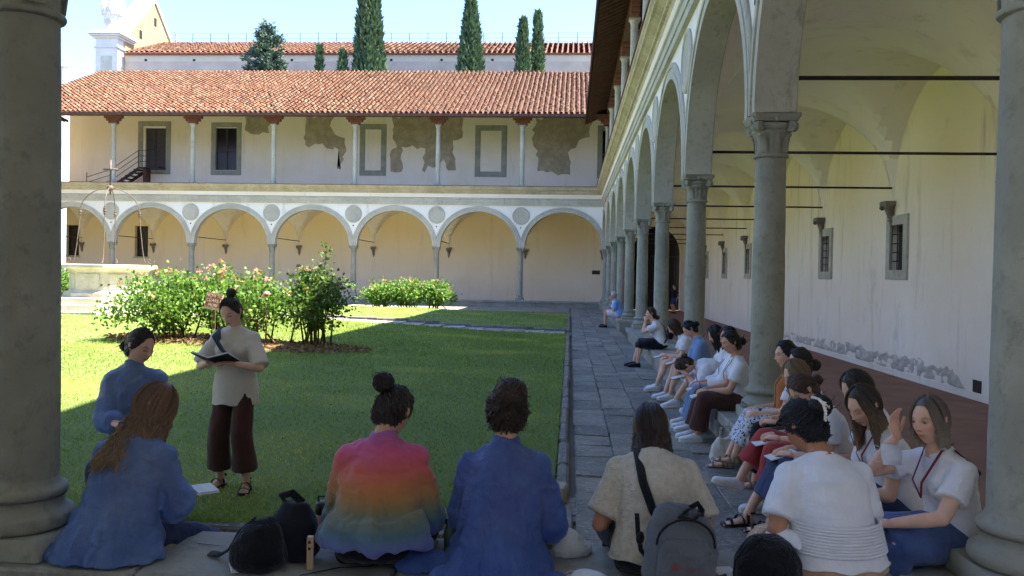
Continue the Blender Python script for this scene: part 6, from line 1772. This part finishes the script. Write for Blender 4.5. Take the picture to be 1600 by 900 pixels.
c = MB(); tubeband(c, [tuple(_inv @ Vector(worldp('linen', p_))) for p_ in _pts] + [(.0, -.02, .375)], .022, .006); c.build('shoulder_strap', 'black_bag', bp, smooth=True)
c = MB(); tubeband(c, [(.02, .01, .38), (.05, -.0, .405), (.07, .0, .38), (.075, .02, .35)], .016, .008); tubeband(c, [(.0, .0, .36), (-.03, -.02, .34), (.03, -.03, .335), (.06, 0, .36)], .016, .01); c.build('top_handle', 'black_bag', bp, smooth=True)
c = MB(); tubeband(c, [(-.12, .03, .12), (-.17, .05, .17), (-.19, .06, .24), (-.2, .08, .32)], .012, .006); c.ball((-.18, .05, .22), (.02, .015, .03), 8, 6); c.build('lower_strap', 'black_bag', bp, smooth=True)
c = MB(); tubeband(c, [(.14, .05, .02), (.2, .03, .03), (.24, .02, .07), (.22, .02, .11), (.16, .03, .08)], .022, .006, (0, 1, 0)); c.build('loose_strap', 'black_bag', bp, smooth=True)
lg = MB(); lg.loft([(-.055 + .014 * math.cos(a), -.122, .145 + .014 * math.sin(a)) for a in np.linspace(0, 6.284, 15)], .0028, n=5); lg.ball((-.055, -.121, .145), (.006, .002, .006), 8, 5)
for i, (x, h) in enumerate(((-.03, .018), (-.016, .012), (-.004, .012), (.008, .012), (.02, .012), (.032, .012))): lg.box(x, x + .004, -.1225, -.1205, .135, .135 + h)
lg.build('logo', 'logo_red', bp)
# black bags
def soft_bag(name, label, cat, loc, rz, prof, mat, seed, fold=.014, n=16, sq=.9):
    o = thing(name, label, cat, loc, rz)
    c = MB(); c.loft([(x, y, z) for x, y, z, _, _ in prof], [a for *_, a, b in prof], [b for *_, b in prof], n=n, tang=(0, 0, 1), sq=sq)
    m = remesh(c, .011, 4); folds(m, fold, (6, 6, 5), seed); V, _ = getv(m); V[:, 2] = np.maximum(V[:, 2], .002); setv(m, V); finish(m, mat, 'bag_body', o)
    return o
b1 = soft_bag('shoulder_bag', 'slumped black shoulder bag beside the rainbow shawl woman', 'bag', (-1.42, 3.72, S), .2, [(0, 0, .0, .1, .08), (0, 0, .04, .125, .1), (0, 0, .12, .115, .09), (.01, .01, .2, .085, .065), (.01, .02, .235, .05, .035)], 'black_bag', 61)
c = MB(); tubeband(c, [(-.02, .01, .23), (-.09, .04, .17), (-.15, .1, .06), (-.2, .14, .02), (-.26, .2, .01)], .02, .006, (0, 1, 0)); c.build('strap', 'black_bag', b1, smooth=True)
b2 = soft_bag('backpack', 'dark navy rucksack behind the slumped black bag', 'backpack', (-1.3, 3.88, S), -.3, [(0, 0, .0, .1, .07), (0, 0, .05, .12, .085), (0, 0, .18, .11, .08), (0, .01, .27, .07, .05)], 'black_cloth', 62)
MB().loft([(-.05, 0, .25), (-.06, -.03, .3), (0, -.03, .32), (.04, 0, .27)], .02, .007, n=8).build('handle', 'black_bag', b2, smooth=True)
b3 = soft_bag('drawstring_bag', 'round black drawstring bag at the hip of the white-tee woman', 'bag', (.9, 3.72, S), 0, [(0, 0, 0, .1, .09), (0, 0, .05, .145, .12), (0, 0, .14, .14, .115), (0, .01, .21, .09, .08), (0, .02, .235, .05, .04)], 'black_bag', 63)
c = MB()
for k_ in (0, .03): c.loft([(-.03, -.02, .24), (-.1, -.05, .22 - k_), (-.155, -.06, .15), (-.165, -.06, .06 + k_)], .004, n=5)
c.build('drawstring', 'black_bag', b3)
b4 = soft_bag('plastic_bag', 'crumpled white plastic bag beside the dark blue gown', 'bag', (.02, 4.1, S), .5, [(0, 0, 0, .09, .06), (.01, 0, .03, .11, .075), (-.01, 0, .09, .075, .055), (-.06, 0, .15, .035, .03), (-.09, 0, .19, .012, .012)], 'canvas', 64, .02)
b5 = soft_bag('tote_bag', 'white canvas tote bag on the ground under the bench row', 'bag', (1.5, 7.95, .0), .3, [(0, 0, 0, .13, .08), (0, 0, .05, .16, .1), (0, 0, .16, .14, .07), (.02, 0, .24, .1, .03)], 'canvas', 65)
MB().loft([(-.06, 0, .22), (-.04, .02, .33), (.04, .02, .34), (.08, 0, .22)], .012, .003, n=6).build('handle', 'canvas', b5, smooth=True)
q = PEOPLE['chin_hand']
b6 = soft_bag('backpack', 'small black backpack on the back of chin-resting woman', 'backpack', worldp('chin_hand', (-.05, -.17, S + .2)), R(88), [(0, 0, 0, .08, .05), (0, 0, .06, .1, .07), (0, .0, .2, .09, .06), (0, .03, .27, .05, .03)], 'black_bag', 66)
crossbody('chin_hand', 1, w=.018)
# masks
def mask(label, loc, rot, s=1.0):
    o = thing('face_mask', label, 'face mask', loc, 0, 'white face masks'); o.rotation_euler = rot
    V = []; nx, ny = 13, 9
    for j in range(ny):
        for i in range(nx):
            u, v = i / (nx - 1) * 2 - 1, j / (ny - 1) * 2 - 1; ed = (1 - u * u) * (1 - v * v * .8)
            V.append((u * .085 * s * (1 - .12 * v * v), v * .05 * s, .03 * s * ed ** .6))
    top = np.array(V); F = [(j * nx + i, j * nx + i + 1, (j + 1) * nx + i + 1, (j + 1) * nx + i) for j in range(ny - 1) for i in range(nx - 1)]
    n = len(V); bot = top - np.array((0, 0, .003)); b = MB(); b.add(np.concatenate([top, bot]), F + [tuple(n + x for x in f[::-1]) for f in F]); b.build('cup', 'mask_white', o, smooth=True)
    for sg_ in (-1, 1): c = MB(); c.loft([(sg_ * .083 * s, -.03 * s, 0), (sg_ * .12 * s, -.04 * s, -.01), (sg_ * .13 * s, .0, -.015), (sg_ * .12 * s, .04 * s, -.01), (sg_ * .083 * s, .03 * s, 0)], .0022, n=5); c.build('ear_loop', 'mask_white', o, smooth=True)
mask('white face mask lying on the bench beside the dark blue gown', (.11, 3.76, S + .012), (0, 0, -.5))
mask('white face mask resting on the black drawstring bag', (.99, 3.8, S + .215), (.5, .1, -.4))
mask('white face mask dangling from the hand of the blonde bob woman', worldp('bob', (.06, .33, .86)), (R(75), R(10), R(40)), 1.05)
# bottle, cup, card, phone
bt = thing('water_bottle', 'pink water bottle with black cap behind the bags', 'bottle', (-1.24, 4.12, S)); 
MB().lathe([(.034, 0), (.037, .01), (.037, .13), (.03, .15)], n=20).build('body', 'plastic_pink', bt, smooth=True); MB().lathe([(.036, .148), (.037, .15), (.037, .2), (.02, .21)], n=20).build('cap', 'plastic_black', bt, smooth=True); MB().loft([(-.02, 0, .2), (-.022, 0, .235), (.022, 0, .235), (.02, 0, .2)], .006, n=6).build('loop', 'plastic_black', bt)
cf = thing('paper_folder', 'tan cardboard folder wedged beside the rainbow shawl woman', 'folder', (-1.18, 3.74, S), .1); MB().bevbox(-.016, .016, -.01, .01, 0, .15, .003).build('cover', 'card', cf); MB().box(-.012, .012, -.0075, .0075, .15, .154).build('pages', 'paper', cf)
for z_ in (.09, .12): MB().box(-.009, .003, -.0115, -.0105, z_, z_ + .014).build('printed_mark', 'plastic_black', cf)
wn = notebook('white notebook lying under the slumped black bag', (-1.5, 3.72, S), .5, size=(.1, .13), cover='paper')
cup = thing('bottle', 'green bottle beside the rainbow shawl woman right hip', 'bottle', (-.56, 4.0, S)); MB().lathe([(.03, 0), (.036, .02), (.036, .12), (.028, .14), (.028, .16)], n=18).build('body', 'cup_green', cup, smooth=True); MB().lathe([(.03, .16), (.03, .18), (.02, .185)], n=18).build('cap', 'plastic_black', cup, smooth=True)
ph = thing('sunglasses', 'folded black sunglasses on the bench beside the right column', 'sunglasses', (1.62, 3.68, S + .004), .5)
for s_ in (1, -1): MB().loft([(s_ * .034, 0, .02), (s_ * .034, .006, .022)], [.03, .03], [.02, .02], n=14, tang=(0, 1, .2)).build('lens', 'plastic_black', ph, smooth=True)
c = MB(); c.loft([(-.066, 0, .02), (-.06, .05, .008), (.04, .06, .006)], .004, n=6); c.loft([(.066, 0, .02), (.06, .045, .01), (-.04, .05, .01)], .004, n=6); c.build('temple', 'plastic_black', ph)
sn = notebook('thin white paper beside the grey backpack strap', (.75, 3.9, S), .2, size=(.1, .14), cover='card')
